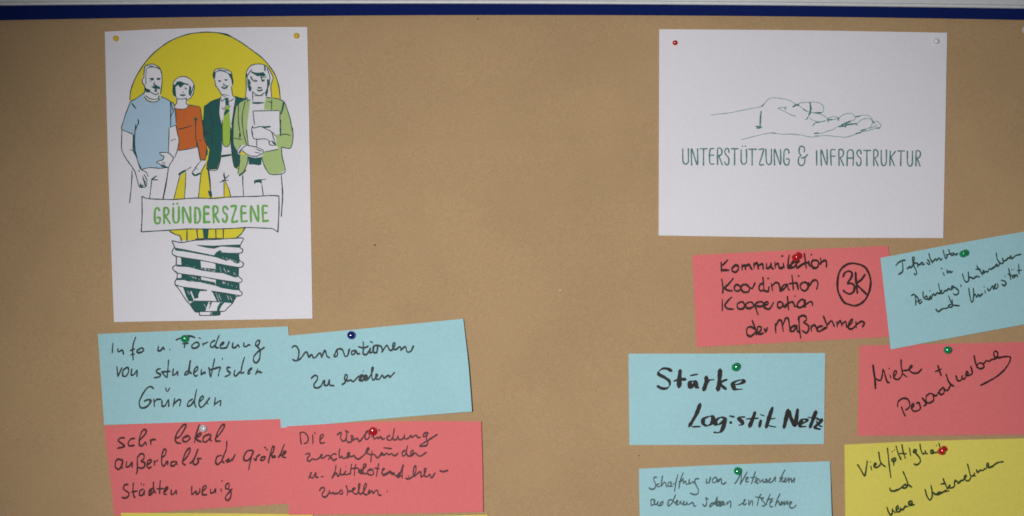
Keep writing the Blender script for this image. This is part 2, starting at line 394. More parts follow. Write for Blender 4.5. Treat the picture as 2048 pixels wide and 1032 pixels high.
# ------------------------------------------------------------------ poster with the light bulb and four people
V1=(200,40,4.655); V2=(230,110,6.88); V3=(400,110,6.88); V4=(230,240,6.88); V5=(400,240,6.88)
V6=(230,370,6.88); V7=(400,370,6.88); V8=(320,460,5.735); PX=(0,0,1)
c = 0.00006
fill('printed_light_bulb', P1, 'p_yel', [(PX, "259.5 199 262 182 270 158 280 140 296 118 315 100 336 85 356 75 382 67.5 412 64.5 438 65.5 459 71.5 480 82 501 97 523 113 538 130 551 149 558 172 560.5 199 520 300 500 440 490 456 482 468.5 471 476 420 477.5 363 481.5 361 474 351 469 339 462 330 440 300 300")], c, smooth=False)
write('bulb_outline', P1, 'p_line', 1.98, [(V1, "278 745 285 660 320 560 370 470 440 370 520 290 620 215 720 165 840 128 980 113 1100 120 1200 148 1300 200 1400 270 1500 345 1570 420 1630 510 1665 620 1678 735 / 1100 118 1180 132 1225 158")], 8*c)
# white bodies over the yellow
man = fill('printed_man', P1, 'white', [(V2, "375 330 385 300 400 230 410 160 450 130 520 125 580 150 625 200 645 280 645 400 635 470 625 540 630 590 590 630 500 640 420 590 405 530 410 470 405 420 380 390"),
    (V4, "235 655 370 670 735 640 665 1090 205 1090")], 2*c, smooth=False, rest='trousers')
wom = fill('printed_woman', P1, 'white', [(V2, "800 440 800 390 830 340 880 305 950 295 1020 320 1070 370 1090 430 1080 520 1040 590 990 620 1000 670 1020 690 980 740 900 748 820 738 850 660 850 620 810 560 795 500"),
    (V4, "850 400 1140 375 1170 540 1250 560 1240 620 1180 700 1165 900 1145 1090 960 1090 970 722 930 725 870 850 810 1100 650 1100 735 640 790 540")], 2*c, smooth=False, rest='trousers')
suit = fill('printed_man', P1, 'white', [(V3, "180 270 190 230 210 200 260 185 320 185 380 205 430 240 440 300 450 370 445 420 430 470 450 550 490 590 480 700 440 950 430 1405 290 1405 300 1000 265 800 275 590 300 560 270 500 240 450 215 430 205 350 190 320"),
    (V5, "110 690 240 680 285 520 430 500 465 650 510 670 590 760 600 1060 425 1050 405 980 350 850 334 850 332 1050 165 1060 140 900")], 2*c, smooth=False, rest='trousers')
lady = fill('printed_woman', P1, 'white', [(V3, "620 610 635 480 635 250 660 190 710 140 800 120 880 135 940 180 1000 290 1005 320 975 430 985 580 910 600 1000 800 1100 1100 1070 1300 850 1400 850 1534 880 1640 1110 1640 1130 1960 590 1960 590 1660 650 1500 650 1200 640 900 680 640")], 2.6*c, smooth=False)
# clothes
fill('shirt', P1, 'p_blue', [(V2, "210 640 290 600 400 520 410 580 440 620 500 645 570 640 620 600 635 575 700 600 760 640 805 665 815 720 830 800 842 900 838 960 800 975 760 996 750 994 735 1144 735 1344 735 1550 620 1559 480 1552 370 1574 310 1454 280 1294 270 1094 240 1089 100 1029 85 1000 110 930 150 800 185 700")], 4*c, man, smooth=False)
fill('sweater', P1, 'p_org', [(V2, "820 735 830 800 840 900 850 1050 880 1170 875 1260 860 1310 900 1315 1000 1290 1120 1265 1130 1210 1150 1290 1180 1430 1240 1435 1258 1340 1262 1240 1225 1150 1210 1000 1190 850 1170 720 1090 705 1020 690 980 735 900 748")], 4*c, wom, smooth=False)
fill('jacket', P1, 'p_teal', [(V3, "60 700 130 650 200 620 275 590 275 650 265 800 290 940 305 1000 305 1100 303 1294 285 1414 235 1574 100 1579 105 1454 130 1294 100 1234 65 1134 50 994 50 800"),
    (V3, "485 560 560 590 640 610 560 650 500 710 465 900 455 1044 460 1224 515 1334 558 1364 545 1494 510 1564 465 1534 440 1394 425 1234 425 1044 440 950 462 800 490 650")], 4*c, suit, smooth=False)
fill('tie', P1, 'p_tie', [(V3, "350 720 375 690 400 700 410 740 405 800 420 950 420 1034 412 1224 370 1268 318 1224 305 994 320 880 330 790")], 4*c, suit, smooth=False)
fill('tie_shadow', P1, 'p_teal', [(V3, "343 588 390 588 402 705 378 690 352 700 / 330 800 360 740 412 760 385 790 335 838")], 5*c, suit, smooth=False)
fill('belt', P1, 'p_teal', [(V5, "292 482 430 466 432 492 290 515")], 4*c, suit, smooth=False)
fill('jacket', P1, 'p_grn', [(V3, "620 600 690 625 680 720 655 900 650 1024 665 1254 640 1240 575 1236 540 1270 510 1330 480 1290 455 1190 460 900 490 730 540 660"),
    (V5, "560 480 655 480 660 560 630 690 545 775 515 720 550 550"),
    (V3, "910 575 980 588 1060 600 1150 640 1190 720 1240 880 1270 1060 1280 1134 1265 1234 1240 1279 1130 1265 1132 1394 1176 1584 1110 1620 1040 1644 950 1634 890 1560 850 1400 880 1340 1060 1304 1075 1270 1050 1244 1050 1094 1098 1084 1092 768 880 752 890 650")], 4*c, lady, smooth=False)
# bare arms, hands and the held sheet lie over the clothes
fill('hand', P1, 'white', [(V4, "612 447 680 445 740 455 800 500 800 540 760 600 740 640 650 640 600 600 570 583 600 565 660 545 670 500 640 490"), (V4, "765 100 837 70 860 190 882 270 868 390 825 520 795 505 738 458 738 300 748 100")], 4.6*c, man, smooth=False)
fill('hand', P1, 'white', [(V5, "510 430 560 350 600 342 680 355 780 375 870 420 880 440 860 465 770 500 700 492 640 470 580 425 540 460"), (V5, "500 425 520 380 560 348 610 342 575 400 548 478 515 462"), (V5, "722 80 800 75 900 110 985 165 1040 205 1050 300 1045 350 950 345 900 262 800 267 735 250 710 150")], 4.6*c, lady, smooth=False)
fill('held_paper', P1, 'white', [(V3, "728 771 1090 766 1098 1084 1050 1094 1040 1240 1070 1290 880 1335 780 1270 780 1160 745 1000")], 4.3*c, lady, smooth=False)
# hair and shadows
fill('hair', P1, 'p_teal', [(V2, "850 365 900 362 960 385 1020 400 1000 415 950 405 915 440 895 452 870 410 832 440 842 560 858 605 812 560 795 470 808 410 835 400 / 1020 410 1050 440 1045 520 1025 560 1010 520 1022 450")], 5*c, wom, smooth=False)
fill('beard', P1, 'p_teal', [(V2, "410 430 430 460 490 480 470 520 420 510 / 510 440 560 425 620 445 625 475 590 465 560 470 520 455 / 540 478 580 472 575 505 550 510 / 478 318 530 315 532 345 500 350 / 572 318 622 315 620 340 590 345")], 5*c, man, smooth=False)
fill('hair', P1, 'p_teal', [(V3, "185 240 212 225 215 260 207 330 190 310 178 280 / 385 245 432 262 447 330 452 405 440 412 428 330 408 300 / 212 400 240 440 232 452 212 425")], 5*c, suit, smooth=False)
fill('hair', P1, 'p_teal', [(V3, "660 330 685 340 690 420 712 450 700 500 672 495 660 420 / 700 215 740 240 800 245 870 235 905 270 870 300 830 270 800 300 760 262 715 250 / 880 130 902 140 905 220 885 222 / 920 330 950 340 945 440 920 520 905 560 895 520 925 440"),
    (V5, "665 500 760 522 850 510 843 612 810 625 740 612 672 612"), (V5, "740 830 850 820 850 880 820 860 770 860 748 885")], 5*c, lady, smooth=False)
# drawn lines
write('man_outline', P1, 'p_line', 1.78, [(V2, "405 530 410 470 405 420 380 390 373 335 395 320 400 230 410 160 450 132 520 125 580 150 625 200 645 280 645 400 635 470 625 540 / 430 190 490 165 560 170 615 195 / 210 640 290 600 400 520 / 405 575 440 620 500 645 570 642 620 605 / 425 560 470 595 540 612 590 600 / 630 575 700 600 760 640 805 665 / 210 640 190 700 150 800 110 930 88 1000 98 1029 / 230 660 250 695 290 740 / 760 650 765 720 765 1000 / 770 655 790 740 805 775 775 830 765 900 / 805 660 830 780 842 940 / 320 890 325 930 300 980 285 1030 / 475 325 520 335 / 575 335 622 325 / 540 380 535 410 570 415 / 430 470 470 500 560 545 600 520"),
    (V4, "100 135 170 165 245 195 / 95 130 90 280 92 410 140 510 200 600 240 650 / 250 200 250 420 290 500 350 670 430 720 455 780 / 285 60 272 200 275 400 310 560 360 670 / 200 410 240 415 / 370 680 480 655 620 665 735 650 / 765 100 838 68 / 838 68 860 190 880 270 865 390 820 520 / 745 100 740 300 735 450 / 770 290 800 268 835 265 / 740 455 790 500 800 540 755 610 740 650 / 610 450 640 490 672 495 660 545 600 565 570 585 610 600 650 640 735 655 / 615 448 680 446 740 456 / 650 580 690 590 / 640 600 690 612 / 235 655 270 700 300 800 320 880 345 925 420 920 440 860 / 380 770 400 820 / 400 750 430 810 / 350 870 370 910 / 400 840 440 850"),
    (V4, "235 690 225 900 200 1140 / 505 830 490 960 475 1085 / 735 650 710 850 665 1085")], 8*c, man)
write('shadow_strokes', P1, 'p_teal', 2.99, [(V4, "262 210 262 320 270 410 300 520 / 330 700 / 640 620 700 640 / 235 760 232 800 / 500 820 530 800 570 770 / 510 820 590 825 / 350 880 355 915 390 900 / 385 800 405 850 415 900 / 420 780 440 830"), (V2, "318 890 322 940 / 235 670 285 735 / 605 560 600 610")], 8.5*c, man)
write('woman_outline', P1, 'p_line', 1.58, [(V2, "810 560 795 500 800 440 800 390 830 340 880 305 950 295 1020 320 1070 370 1090 430 1080 520 1040 590 990 620 / 850 600 850 660 820 690 / 985 590 980 670 1020 690 / 850 600 890 605 940 605 990 590 / 810 735 900 745 980 735 1020 690 1090 700 1170 720 1190 850 1210 1000 / 1100 870 1110 1030 / 960 445 985 470 / 895 550 935 565 970 548 / 1080 420 1060 500 1030 560 / 880 1020 1000 990 1050 970"),
    (V4, "1210 0 1215 150 1225 260 1260 340 1255 440 1240 540 1180 540 1150 400 1130 310 / 1110 0 1112 240 1118 370 870 422 / 1140 375 1170 540 1180 550 / 870 130 950 110 1050 80 / 1185 560 1130 620 1095 680 1060 730 1100 770 1170 740 1200 690 1245 600 / 1100 650 1140 680 / 975 720 968 900 955 1080 / 980 690 1050 645 / 900 740 870 850 810 1085 / 1185 720 1165 900 1145 1080 / 1290 690 1310 850 1320 1080 / 1150 280 1190 285")], 8*c, wom)
write('shadow_strokes', P1, 'p_teal', 3.91, [(V4, "1108 -30 1115 10 / 1128 310 1130 370 / 1185 548 1235 550 / 880 750 920 720 970 695 / 1070 735 1105 760 1165 735 / 1265 400 1262 480 / 1290 980 1318 1060"), (V2, "1095 880 1130 880 / 1112 890 1108 920")], 8.5*c, wom)
write('man_outline', P1, 'p_line', 1.58, [(V3, "215 430 205 350 188 320 178 270 205 205 260 185 320 185 380 205 430 240 442 300 455 370 445 420 / 240 450 270 500 300 550 350 575 / 210 240 260 215 330 225 400 262 / 255 360 285 350 / 345 345 370 340 / 320 390 325 410 345 405 / 295 445 340 465 385 425 / 430 430 450 550 490 590 / 285 570 300 640 330 610 345 600 / 400 640 440 620 470 600 / 130 650 200 620 280 590 / 60 700 50 850 50 1000 / 110 690 150 850 190 1000 / 275 600 262 800 290 950 305 1010 / 490 600 470 720 435 960 / 560 590 640 610 / 300 720 330 750 350 700 / 400 720 425 700"),
    (V5, "50 100 65 240 100 340 130 400 / 305 0 305 160 / 190 0 160 120 170 340 / 305 100 315 330 365 370 410 330 420 100 / 105 560 100 680 235 685 285 520 / 440 480 470 640 515 670 / 110 690 130 850 150 1060 / 330 720 345 800 400 760 / 270 860 330 840 390 830 / 330 850 330 1060 / 350 850 400 960 420 1060 / 585 770 590 900 600 1050")], 8*c, suit)
write('shadow_strokes', P1, 'p_line', 2.99, [(V5, "60 180 140 185 / 325 750 345 820 310 835 / 150 980 158 1050 / 295 500 390 492 / 432 200 430 340 450 500")], 8.5*c, suit)
write('woman_outline', P1, 'p_line', 1.72, [(V3, "622 610 635 480 633 350 635 250 660 190 710 140 800 122 880 135 940 180 1000 290 1005 320 975 430 985 580 / 725 500 725 640 / 730 510 780 550 830 555 890 520 / 730 660 790 670 880 655 / 640 310 680 240 710 200 / 920 180 960 300 950 420 / 735 350 790 355 / 845 355 890 345 / 800 440 840 450 / 790 480 830 495 860 480 / 725 770 1090 765 / 728 770 748 950 750 970 / 1100 770 1100 900 1110 1090 / 985 620 985 760 / 930 640 990 655 / 910 580 980 590 1060 600 1150 640 1190 720 1240 880 1270 1050 / 620 605 690 620 / 650 650 660 620 / 530 680 528 900 560 1120 / 620 640 580 850 600 1080 640 1230 / 485 730 462 900 455 1100"),
    (V5, "1270 100 1280 240 1245 385 1120 372 / 1110 0 1105 220 / 1110 205 1190 195 1240 215 / 455 150 458 330 510 440 / 720 80 740 110 830 90 900 120 980 160 1010 240 1045 350 / 720 90 710 150 735 250 800 265 900 260 970 300 / 950 290 960 340 1040 350 / 1000 170 1050 230 / 640 130 665 350 / 780 265 780 375 / 560 350 510 430 540 460 580 390 640 345 / 640 345 780 375 870 420 860 460 770 500 660 480 580 420 / 770 400 850 430 / 750 440 830 460 / 880 440 1070 405 / 850 510 880 620 950 735 1040 752 1170 710 1130 500 1120 380 / 660 500 650 600 590 730 / 520 740 550 550 / 590 760 590 900 600 1040 / 850 880 870 1040 / 1115 740 1130 900 1140 1000 1115 1330 / 850 820 915 815 / 470 250 550 265 575 262")], 8*c, lady)
write('shadow_strokes', P1, 'p_teal', 3.45, [(V5, "850 92 900 98 965 90 / 540 765 600 720 630 690 / 760 832 845 825 / 545 190 545 240 / 1105 100 1108 200 / 990 290 1040 345 / 540 440 575 400 / 715 150 725 200"), (V3, "1150 655 1135 740 1115 810 / 725 660 870 658 / 640 260 645 300 / 800 270 880 285 / 840 310 860 360 / 700 300 720 345 / 610 600 650 590 / 930 480 908 560")], 8.5*c, lady)
write('face_shading', P1, 'p_shade', 2.11, [(V2, "480 355 500 362 / 540 370 530 415 / 430 200 425 300 425 400 / 1060 480 1040 560 / 900 545 960 545 / 440 150 520 150"), (V3, "250 350 285 365 / 340 340 375 345 / 310 430 380 420 / 300 540 400 560 / 250 200 380 220 / 730 365 780 365 / 850 362 885 358 / 790 455 850 460 / 790 495 850 490 / 750 560 870 560 / 650 300 660 450")], 6*c)
write('face_features', P1, 'p_teal', 1.7, [(V2, "480 322 532 318 / 495 342 522 342 / 575 320 622 320 / 585 340 612 338 / 548 400 552 418 575 418 / 500 440 560 428 610 438 / 425 480 455 500 480 490 / 550 470 570 500 / 958 455 985 462 / 965 468 988 468 / 930 510 945 516 / 900 545 930 560 968 546 / 905 556 960 558 / 870 400 905 430"),
    (V3, "252 350 285 356 / 258 366 282 368 / 340 335 375 338 / 346 352 370 350 / 318 400 330 412 345 404 / 300 440 335 452 385 425 / 318 455 350 462 375 445 / 728 345 785 352 / 740 366 775 366 / 848 345 892 340 / 856 358 884 356 / 800 445 825 456 845 444 / 785 478 820 488 860 476 / 800 498 845 496 / 705 235 750 262 790 285 / 740 240 790 262 850 295 / 800 245 860 262 900 290 / 690 300 720 330 / 830 300 880 310 920 300 / 675 340 700 400 / 935 360 925 470")], 8.8*c)
# banner
ban = fill('printed_banner', P1, 'white', [(PX, "283.8 392.5 292 397 311.4 398.3 346.3 399 390 396.2 424.8 396.9 461 394 516.3 392.5 557.7 391.8 557.7 418 555.8 464.5 545.4 457.2 533.7 456.5 493 455 472.7 456.5 430 458 375.4 458 331.7 460.8 282.3 463.7")], 10*c, smooth=False)
write('banner_outline', P1, 'p_line', 2.11, [(PX, "283.8 392.5 292 396.6 311.4 398.3 346.3 399 390 396.2 424.8 396.9 461 394 516.3 392.5 540 391 557.7 391.8 / 557.7 391.8 557.9 418 555.8 464.5 / 555.8 464.5 545.4 457.6 533.7 456.5 493 455 472.7 456.5 430 458 375.4 458 331.7 460.8 282.3 463.7 / 283.8 392.5 284.2 430 282.3 463.7 / 564 376 565 395 562.5 433")], 12*c, ban)
write('printed_word', P1, 'p_let', 4.5, [(V6, "610 350 590 315 560 325 548 370 548 480 562 525 600 528 618 500 618 450 585 450 / 675 525 678 320 715 315 738 350 730 400 685 425 / 690 425 755 525 / 800 315 803 480 825 518 865 510 878 470 878 300 / 803 262 803 264 / 858 257 858 259 / 938 520 938 305 1035 515 1035 305 / 1103 520 1103 310 / 1103 312 1150 325 1170 400 1168 470 1145 515 1103 520 / 1232 515 1230 310 1290 308 / 1232 400 1285 400 / 1232 512 1300 510"),
    (V7, "57 515 57 302 118 300 / 57 392 115 390 / 57 510 125 508 / 190 515 185 300 225 295 245 330 235 385 190 410 / 200 405 258 510 / 378 330 350 295 322 310 318 355 335 385 365 410 372 460 350 510 318 495 312 465 / 428 295 495 295 440 500 515 498 / 572 505 570 298 630 295 / 572 388 628 385 / 572 502 645 497 / 703 505 703 290 800 500 798 285 / 868 500 865 292 925 290 / 868 385 918 382 / 868 497 935 492")], 12*c, ban, taper=False, gap=10)
# bulb base
base = fill('printed_bulb_base', P1, 'white', [(V8, "135 122 250 145 400 120 600 112 860 97 955 95 920 190 945 230 905 275 955 370 905 430 940 565 905 605 945 720 870 765 740 930 690 935 680 975 455 978 400 935 310 820 172 600 195 520 148 440 185 400 188 310 140 260 165 200")], 3*c, smooth=False)
fill('dark_shading', P1, 'p_teal', [(V8, "410 170 600 180 760 172 915 165 915 205 850 200 700 190 620 215 540 205 450 185 / 165 200 300 225 480 262 620 290 640 260 680 232 710 240 700 255 800 262 905 262 912 380 870 385 800 340 765 355 650 315 520 290 400 268 260 245 175 235 / 250 315 465 352 475 465 330 425 190 420 185 395 250 400 / 475 430 635 445 640 490 475 465 / 635 382 780 415 903 435 902 535 860 545 720 495 640 490 / 255 500 470 535 475 600 330 590 270 575 190 575 190 550 250 550 / 475 570 630 600 642 640 475 605 / 640 565 902 608 908 690 850 690 700 665 640 640 / 265 660 535 688 540 700 460 700 440 740 440 780 395 790 360 700 345 710 390 815 330 820 300 760 / 590 700 870 745 870 790 820 840 720 830 650 815 610 730 / 370 820 560 820 545 860 520 930 400 935 340 850 / 690 830 740 830 700 880 680 930 650 930 660 880 / 575 945 685 935 680 975 575 975")], 4.6*c, base, smooth=False)
write('thread_lines', P1, 'p_line', 1.98, [(V8, "135 122 250 143 400 118 600 110 860 95 955 95 925 165 915 200 / 135 122 165 190 165 200 140 240 145 280 180 303 188 330 185 400 / 185 400 148 425 150 455 197 492 192 560 / 192 560 172 590 175 630 200 655 250 730 310 820 340 850 400 935 450 945 455 978 680 975 690 935 / 690 935 740 930 770 900 830 840 870 768 925 755 942 720 910 690 905 610 / 905 605 935 595 940 565 900 530 900 435 / 900 432 945 420 955 380 910 345 905 270 940 260 948 225 915 200 / 150 282 200 305 480 350 700 395 900 430 / 155 460 200 495 480 535 640 565 905 606 / 178 630 270 655 535 690 / 590 700 870 745 925 755 / 390 815 560 818 690 825 / 400 935 575 935 740 932 / 565 850 590 830 565 900 / 245 320 252 400 / 250 510 250 550")], 8*c, base)
random.seed(3)
def scratches(boxes, n):
    s = []
    for (x0, y0, x1, y1, dx) in boxes:
        for i in range(n):
            x = random.uniform(x0, x1); t = (x - x0) / (x1 - x0); y = y0 + (y1 - y0) * t + random.uniform(-4, 4)
            l = random.uniform(9, 24); s.append("%.0f %.0f %.0f %.0f" % (x, y, x + dx * l * 0.4, y + l))
    return " / ".join(s)
write('hatching', P1, 'white', 0.8, [(V8, scratches([(260,235,640,305,1),(680,290,890,360,-1),(300,395,620,455,-1),(680,420,870,500,.5),(340,520,450,560,.5),(270,565,620,625,1),(690,585,900,650,.6),(480,440,630,465,1),(640,190,900,190,1)], 9) + " / 640 720 680 820 / 670 730 700 800 / 770 745 790 800 / 800 760 830 810 / 430 185 470 195 / 690 440 700 480 / 730 440 760 490 / 315 700 340 740 / 580 945 600 972 / 500 850 540 900")], 8.6*c, base)
write('neck_lines', P1, 'p_line', 2.38, [(V6, "990 618 990 768 / 1125 610 1132 680 1145 755 / 750 638 830 680 890 700 915 770"), (V7, "216 600 220 745 / 320 600 320 745 / 620 590 560 680 490 735"), (V7, "-60 745 100 738 300 738")], 8*c, base)
fill('neck_shadow', P1, 'p_teal', [(V7, "35 600 122 600 108 745 50 748")], 7*c, base, smooth=False)

# ------------------------------------------------------------------ poster with the open hand
H1=(1400,180,8.6); H2=(1580,180,8.6); H3=(1350,280,7.877); H4=(1590,280,7.877)
hand = write('printed_hand', P2, 'p_grey2', 1.5, [(H1, "190 430 340 412 500 395 700 355 880 318 1060 280 1110 230 1160 170 1220 135 1300 135 1450 155 1540 180 1620 230 1660 255 / 1335 315 1420 300 1500 295 / 1340 318 1460 370 1570 430 1650 450 / 700 855 830 825 1000 780 1150 750 1260 738 1400 760 1560 760 1720 775"),
    (H2, "0 755 160 770 300 800 390 810 520 790 640 785 800 800 950 812 1060 785 1200 735 1330 700 1520 645 / 60 290 110 260 180 222 330 210 450 208 530 235 575 290 575 360 540 390 450 395 370 385 270 360 210 310 150 270 / 330 220 365 280 365 340 330 430 290 500 250 510 / 370 390 440 400 530 420 600 455 640 490 720 460 800 465 850 480 / 330 480 400 525 460 545 560 540 630 520 / 390 620 420 580 500 555 600 540 / 650 480 680 520 830 490 / 850 480 900 435 980 405 1060 405 1110 450 1120 500 1040 535 950 580 / 1120 460 1200 440 1300 430 1370 455 1415 515 1420 560 1380 640 1240 690 / 1170 560 1240 510 1310 492 1380 500 1420 540 / 1425 545 1490 540 1540 570 1565 620 1530 650 / 1500 600 1430 640 1370 660 / 420 745 540 745 640 710 740 680 820 630 950 585 / 830 630 950 610 1050 590 1150 580 / 520 790 420 780")], 6*c)
write('hand_accents', P2, 'p_grey', 3.22, [(H1, "1065 280 1090 250 / 1460 320 1470 330 / 1050 370 1052 400 / 1030 600 1040 650 980 655 / 1600 290 1650 260 1700 250 / 960 625 1060 640 / 1240 740 1300 745"), (H2, "50 285 120 250 / 100 250 150 270 / 345 215 350 270 355 340 340 400 325 430 / 230 330 280 360 / 420 395 540 390 / 650 490 655 555 / 660 515 720 505 / 832 480 832 520 / 880 610 960 570 1040 540 / 840 630 960 620 / 955 590 955 640 / 960 600 1080 585 1150 580 1155 600 / 1130 460 1190 455 / 1420 540 1450 570 / 1130 750 1220 730 / 1220 700 1300 680 / 1480 655 1540 655 / 420 745 500 740 / 400 600 420 580 / 440 545 500 560 / 300 470 290 500"), (H1, "1045 400 1035 590")], 6.5*c, hand)
write('printed_word', P2, 'p_grey', 2.77, [(H3, "122 145 125 330 150 375 185 378 210 340 210 140 / 262 395 262 140 350 390 355 140 / 395 138 505 138 / 450 140 448 395 / 612 135 560 140 545 200 545 330 560 378 612 378 / 548 240 608 238 / 670 390 672 135 710 128 740 170 728 230 675 250 / 690 250 745 390 / 850 195 840 140 800 138 785 180 800 230 840 275 850 330 838 385 800 388 785 345 / 890 138 995 138 / 940 140 938 395 / 1042 155 1042 330 1060 375 1095 380 1125 345 1125 150 / 1062 98 1062 99 / 1110 98 1110 99 / 1160 145 1280 145 / 1215 147 1215 395 / 1320 150 1395 150 1330 385 1395 388 / 1430 145 1440 340 1465 385 1500 380 1518 340 1518 145 / 1568 395 1568 145 1660 385 1662 150 / 1795 205 1785 155 1745 145 1718 190 1715 340 1740 390 1780 390 1798 345 1795 300 1755 300"),
    (H4, "145 190 150 130 120 100 85 100 65 150 70 215 95 240 60 280 52 350 75 395 120 398 150 360 155 280 / 200 225 165 265 105 285 / 340 165 342 395 / 415 400 412 155 500 390 505 150 / 570 400 565 160 635 155 / 572 255 630 255 / 695 400 692 155 735 150 765 190 750 255 705 280 / 710 280 765 400 / 820 400 825 200 850 158 895 158 918 200 915 400 / 828 285 912 285 / 1040 215 1030 165 1000 160 975 200 990 250 1030 290 1040 350 1020 402 980 395 970 350 / 1080 165 1190 165 / 1132 168 1132 400 / 1240 405 1242 165 1280 155 1308 195 1295 260 1248 285 / 1255 285 1308 405 / 1358 165 1360 350 1380 400 1415 400 1438 350 1440 160 / 1495 405 1500 175 / 1580 180 1510 270 / 1515 280 1565 405 / 1620 172 1725 172 / 1670 175 1665 405 / 1770 180 1772 360 1795 408 1830 408 1848 360 1850 175 / 1905 410 1910 175 1945 165 1975 200 1965 265 1915 295 / 1925 295 1970 410")], 6*c, taper=False, gap=10)

# ------------------------------------------------------------------ handwriting
K1=(1420,490,10.32); K2=(1580,490,9.38); K3=(1420,580,9.383); K4=(1570,580,8.6)
PEN = {'ink_b': 1.5, 'ink_bs': 1.5, 'ink_bg': 1.7, 'ink_k': 1.10, 'ink_r': 1.5, 'ink_rs': 1.75, 'ink_rk': 1.52, 'ink_y': 1.5}
def word(sheet, mat, w, jobs, **kw): return write('handwritten_word', sheet, mat, w * PEN[mat], jobs, gap=10.5, **kw)
word( KKK, 'ink_rk', 3.0, [(K1, "230 350 240 560 / 365 310 260 420 / 235 520 390 520 / 580 430 520 420 460 480 460 540 530 560 580 510 590 450 / 660 400 665 520 / 660 450 720 420 735 510 / 740 440 800 400 830 450 870 515 / 905 370 910 480 / 905 420 970 370 1000 500 / 1000 430 1080 390 1100 500 / 1165 370 1170 470 1200 485 1250 430 1260 370 / 1260 380 1270 470 1310 495 / 1340 350 1345 480 / 1345 430 1400 375 1430 470 1470 480 1510 450 / 1510 370 1530 475 / 1490 230 1492 232 / 1635 200 1615 350 1610 470 1700 470 / 1840 340 1740 350 1680 400 1620 440"),
    (K2, "170 300 60 310 10 400 / 20 410 70 420 110 370 150 310 / 140 310 120 380 130 430 170 410 220 370 / 268 160 285 280 305 440 / 220 370 320 330 360 380 / 350 300 370 390 400 385 / 400 180 402 182 / 500 290 430 290 400 360 440 430 510 420 540 340 500 280 / 575 240 580 370 / 560 360 640 290 680 310 685 420")], chisel=(90, 0.35))
word( KKK, 'ink_rk', 2.7, [(K1, "240 700 265 850 262 1005 / 480 690 380 810 300 890 380 940 460 945 / 590 830 540 820 500 880 520 940 590 950 640 890 600 830 / 720 810 670 830 640 900 690 970 780 970 820 900 770 830 710 815 / 830 880 870 900 930 780 / 1090 660 1105 800 1115 960 / 1090 800 1040 810 1010 880 1040 950 1100 930 / 1120 940 1200 960 1215 860 / 1200 690 1202 692 / 1265 790 1290 950 / 1280 850 1350 780 1410 790 1440 870 1440 960 / 1600 810 1520 830 1470 900 1450 950 1520 910 1600 830 1610 900 1640 930 / 1690 620 1710 780 1720 930 / 1640 800 1720 790 1800 790 1820 920 / 1830 640 1832 642"),
    (K2, "120 710 150 840 / 240 700 190 760 220 840 290 860 340 790 310 710 250 700 / 350 700 340 830 320 810 / 360 770 430 670 490 660 525 720 500 830")], chisel=(90, 0.3))
word( KKK, 'ink_rk', 2.7, [(K3, "230 170 232 390 / 405 135 330 210 280 290 330 350 440 360 / 570 225 510 270 530 350 620 350 650 290 620 230 560 225 / 740 225 680 260 680 330 750 345 820 300 790 235 740 225 / 840 290 905 470 / 830 300 880 240 960 220 1010 260 960 310 870 300 / 1000 300 1090 260 1080 220 1020 250 1010 320 1100 360 1160 300 1190 230 / 1350 230 1280 230 1270 310 1310 340 1370 290 1370 240 / 1360 250 1390 320 1430 310 / 1455 120 1465 250 1475 375 / 1420 300 1480 250 1550 220 1590 300 1610 310 / 1595 115 1597 117 / 1660 210 1640 300 1680 340"),
    (K4, "40 110 60 340 / 0 270 60 220 130 210 170 290 / 270 170 210 240 210 290 270 300 330 260 320 170 270 165 / 350 160 350 290 330 290 / 360 250 430 200 470 220 475 270")], chisel=(90, 0.3))
word( KKK, 'ink_rk', 2.7, [(K3, "790 565 860 760 870 850 / 850 740 760 690 690 730 700 840 760 870 820 830 860 790 / 880 830 950 760 960 700 900 690 890 790 930 830 1000 810 / 1020 720 1045 790 1080 700 / 1225 630 1235 815 / 1225 700 1290 570 1340 580 1375 780 / 1370 660 1420 530 1470 540 1500 760 / 1600 660 1530 700 1520 770 1570 770 1620 690 1630 660 / 1500 760 1560 780"),
    (K4, "190 610 100 650 90 710 150 700 200 620 210 700 240 730 / 240 560 230 480 300 440 360 460 365 520 320 560 390 600 410 670 370 740 300 700 / 245 480 245 640 270 830 / 440 610 455 710 / 440 660 500 600 540 650 560 710 / 640 620 570 640 560 710 620 700 690 640 / 660 450 700 550 720 640 640 690 / 730 600 800 530 850 630 / 890 540 900 640 / 895 600 950 530 980 620 / 980 590 1040 540 1060 640 / 1060 640 1150 560 1160 500 1110 550 1090 650 1150 670 1230 600 / 1220 540 1225 650 / 1230 600 1310 540 1365 570 1330 640")], chisel=(90, 0.3))
word( KKK, 'ink_rk', 2.9, [(K2, "1200 340 1080 360 970 440 910 560 890 720 900 860 950 980 1020 1080 1120 1120 1220 1140 1330 1100 1430 1000 1490 860 1515 700 1490 560 1420 430 1320 370 1200 345 / 995 600 1030 520 1100 490 1160 520 1155 600 1080 725 1160 720 1210 790 1190 880 1120 920 1040 890 1000 850 / 1230 510 1240 700 1265 905 / 1410 550 1340 650 1250 730 1340 830 1440 930")])
I1=(190,650,9.38); I2=(370,650,9.38); I3=(220,750,7.877)
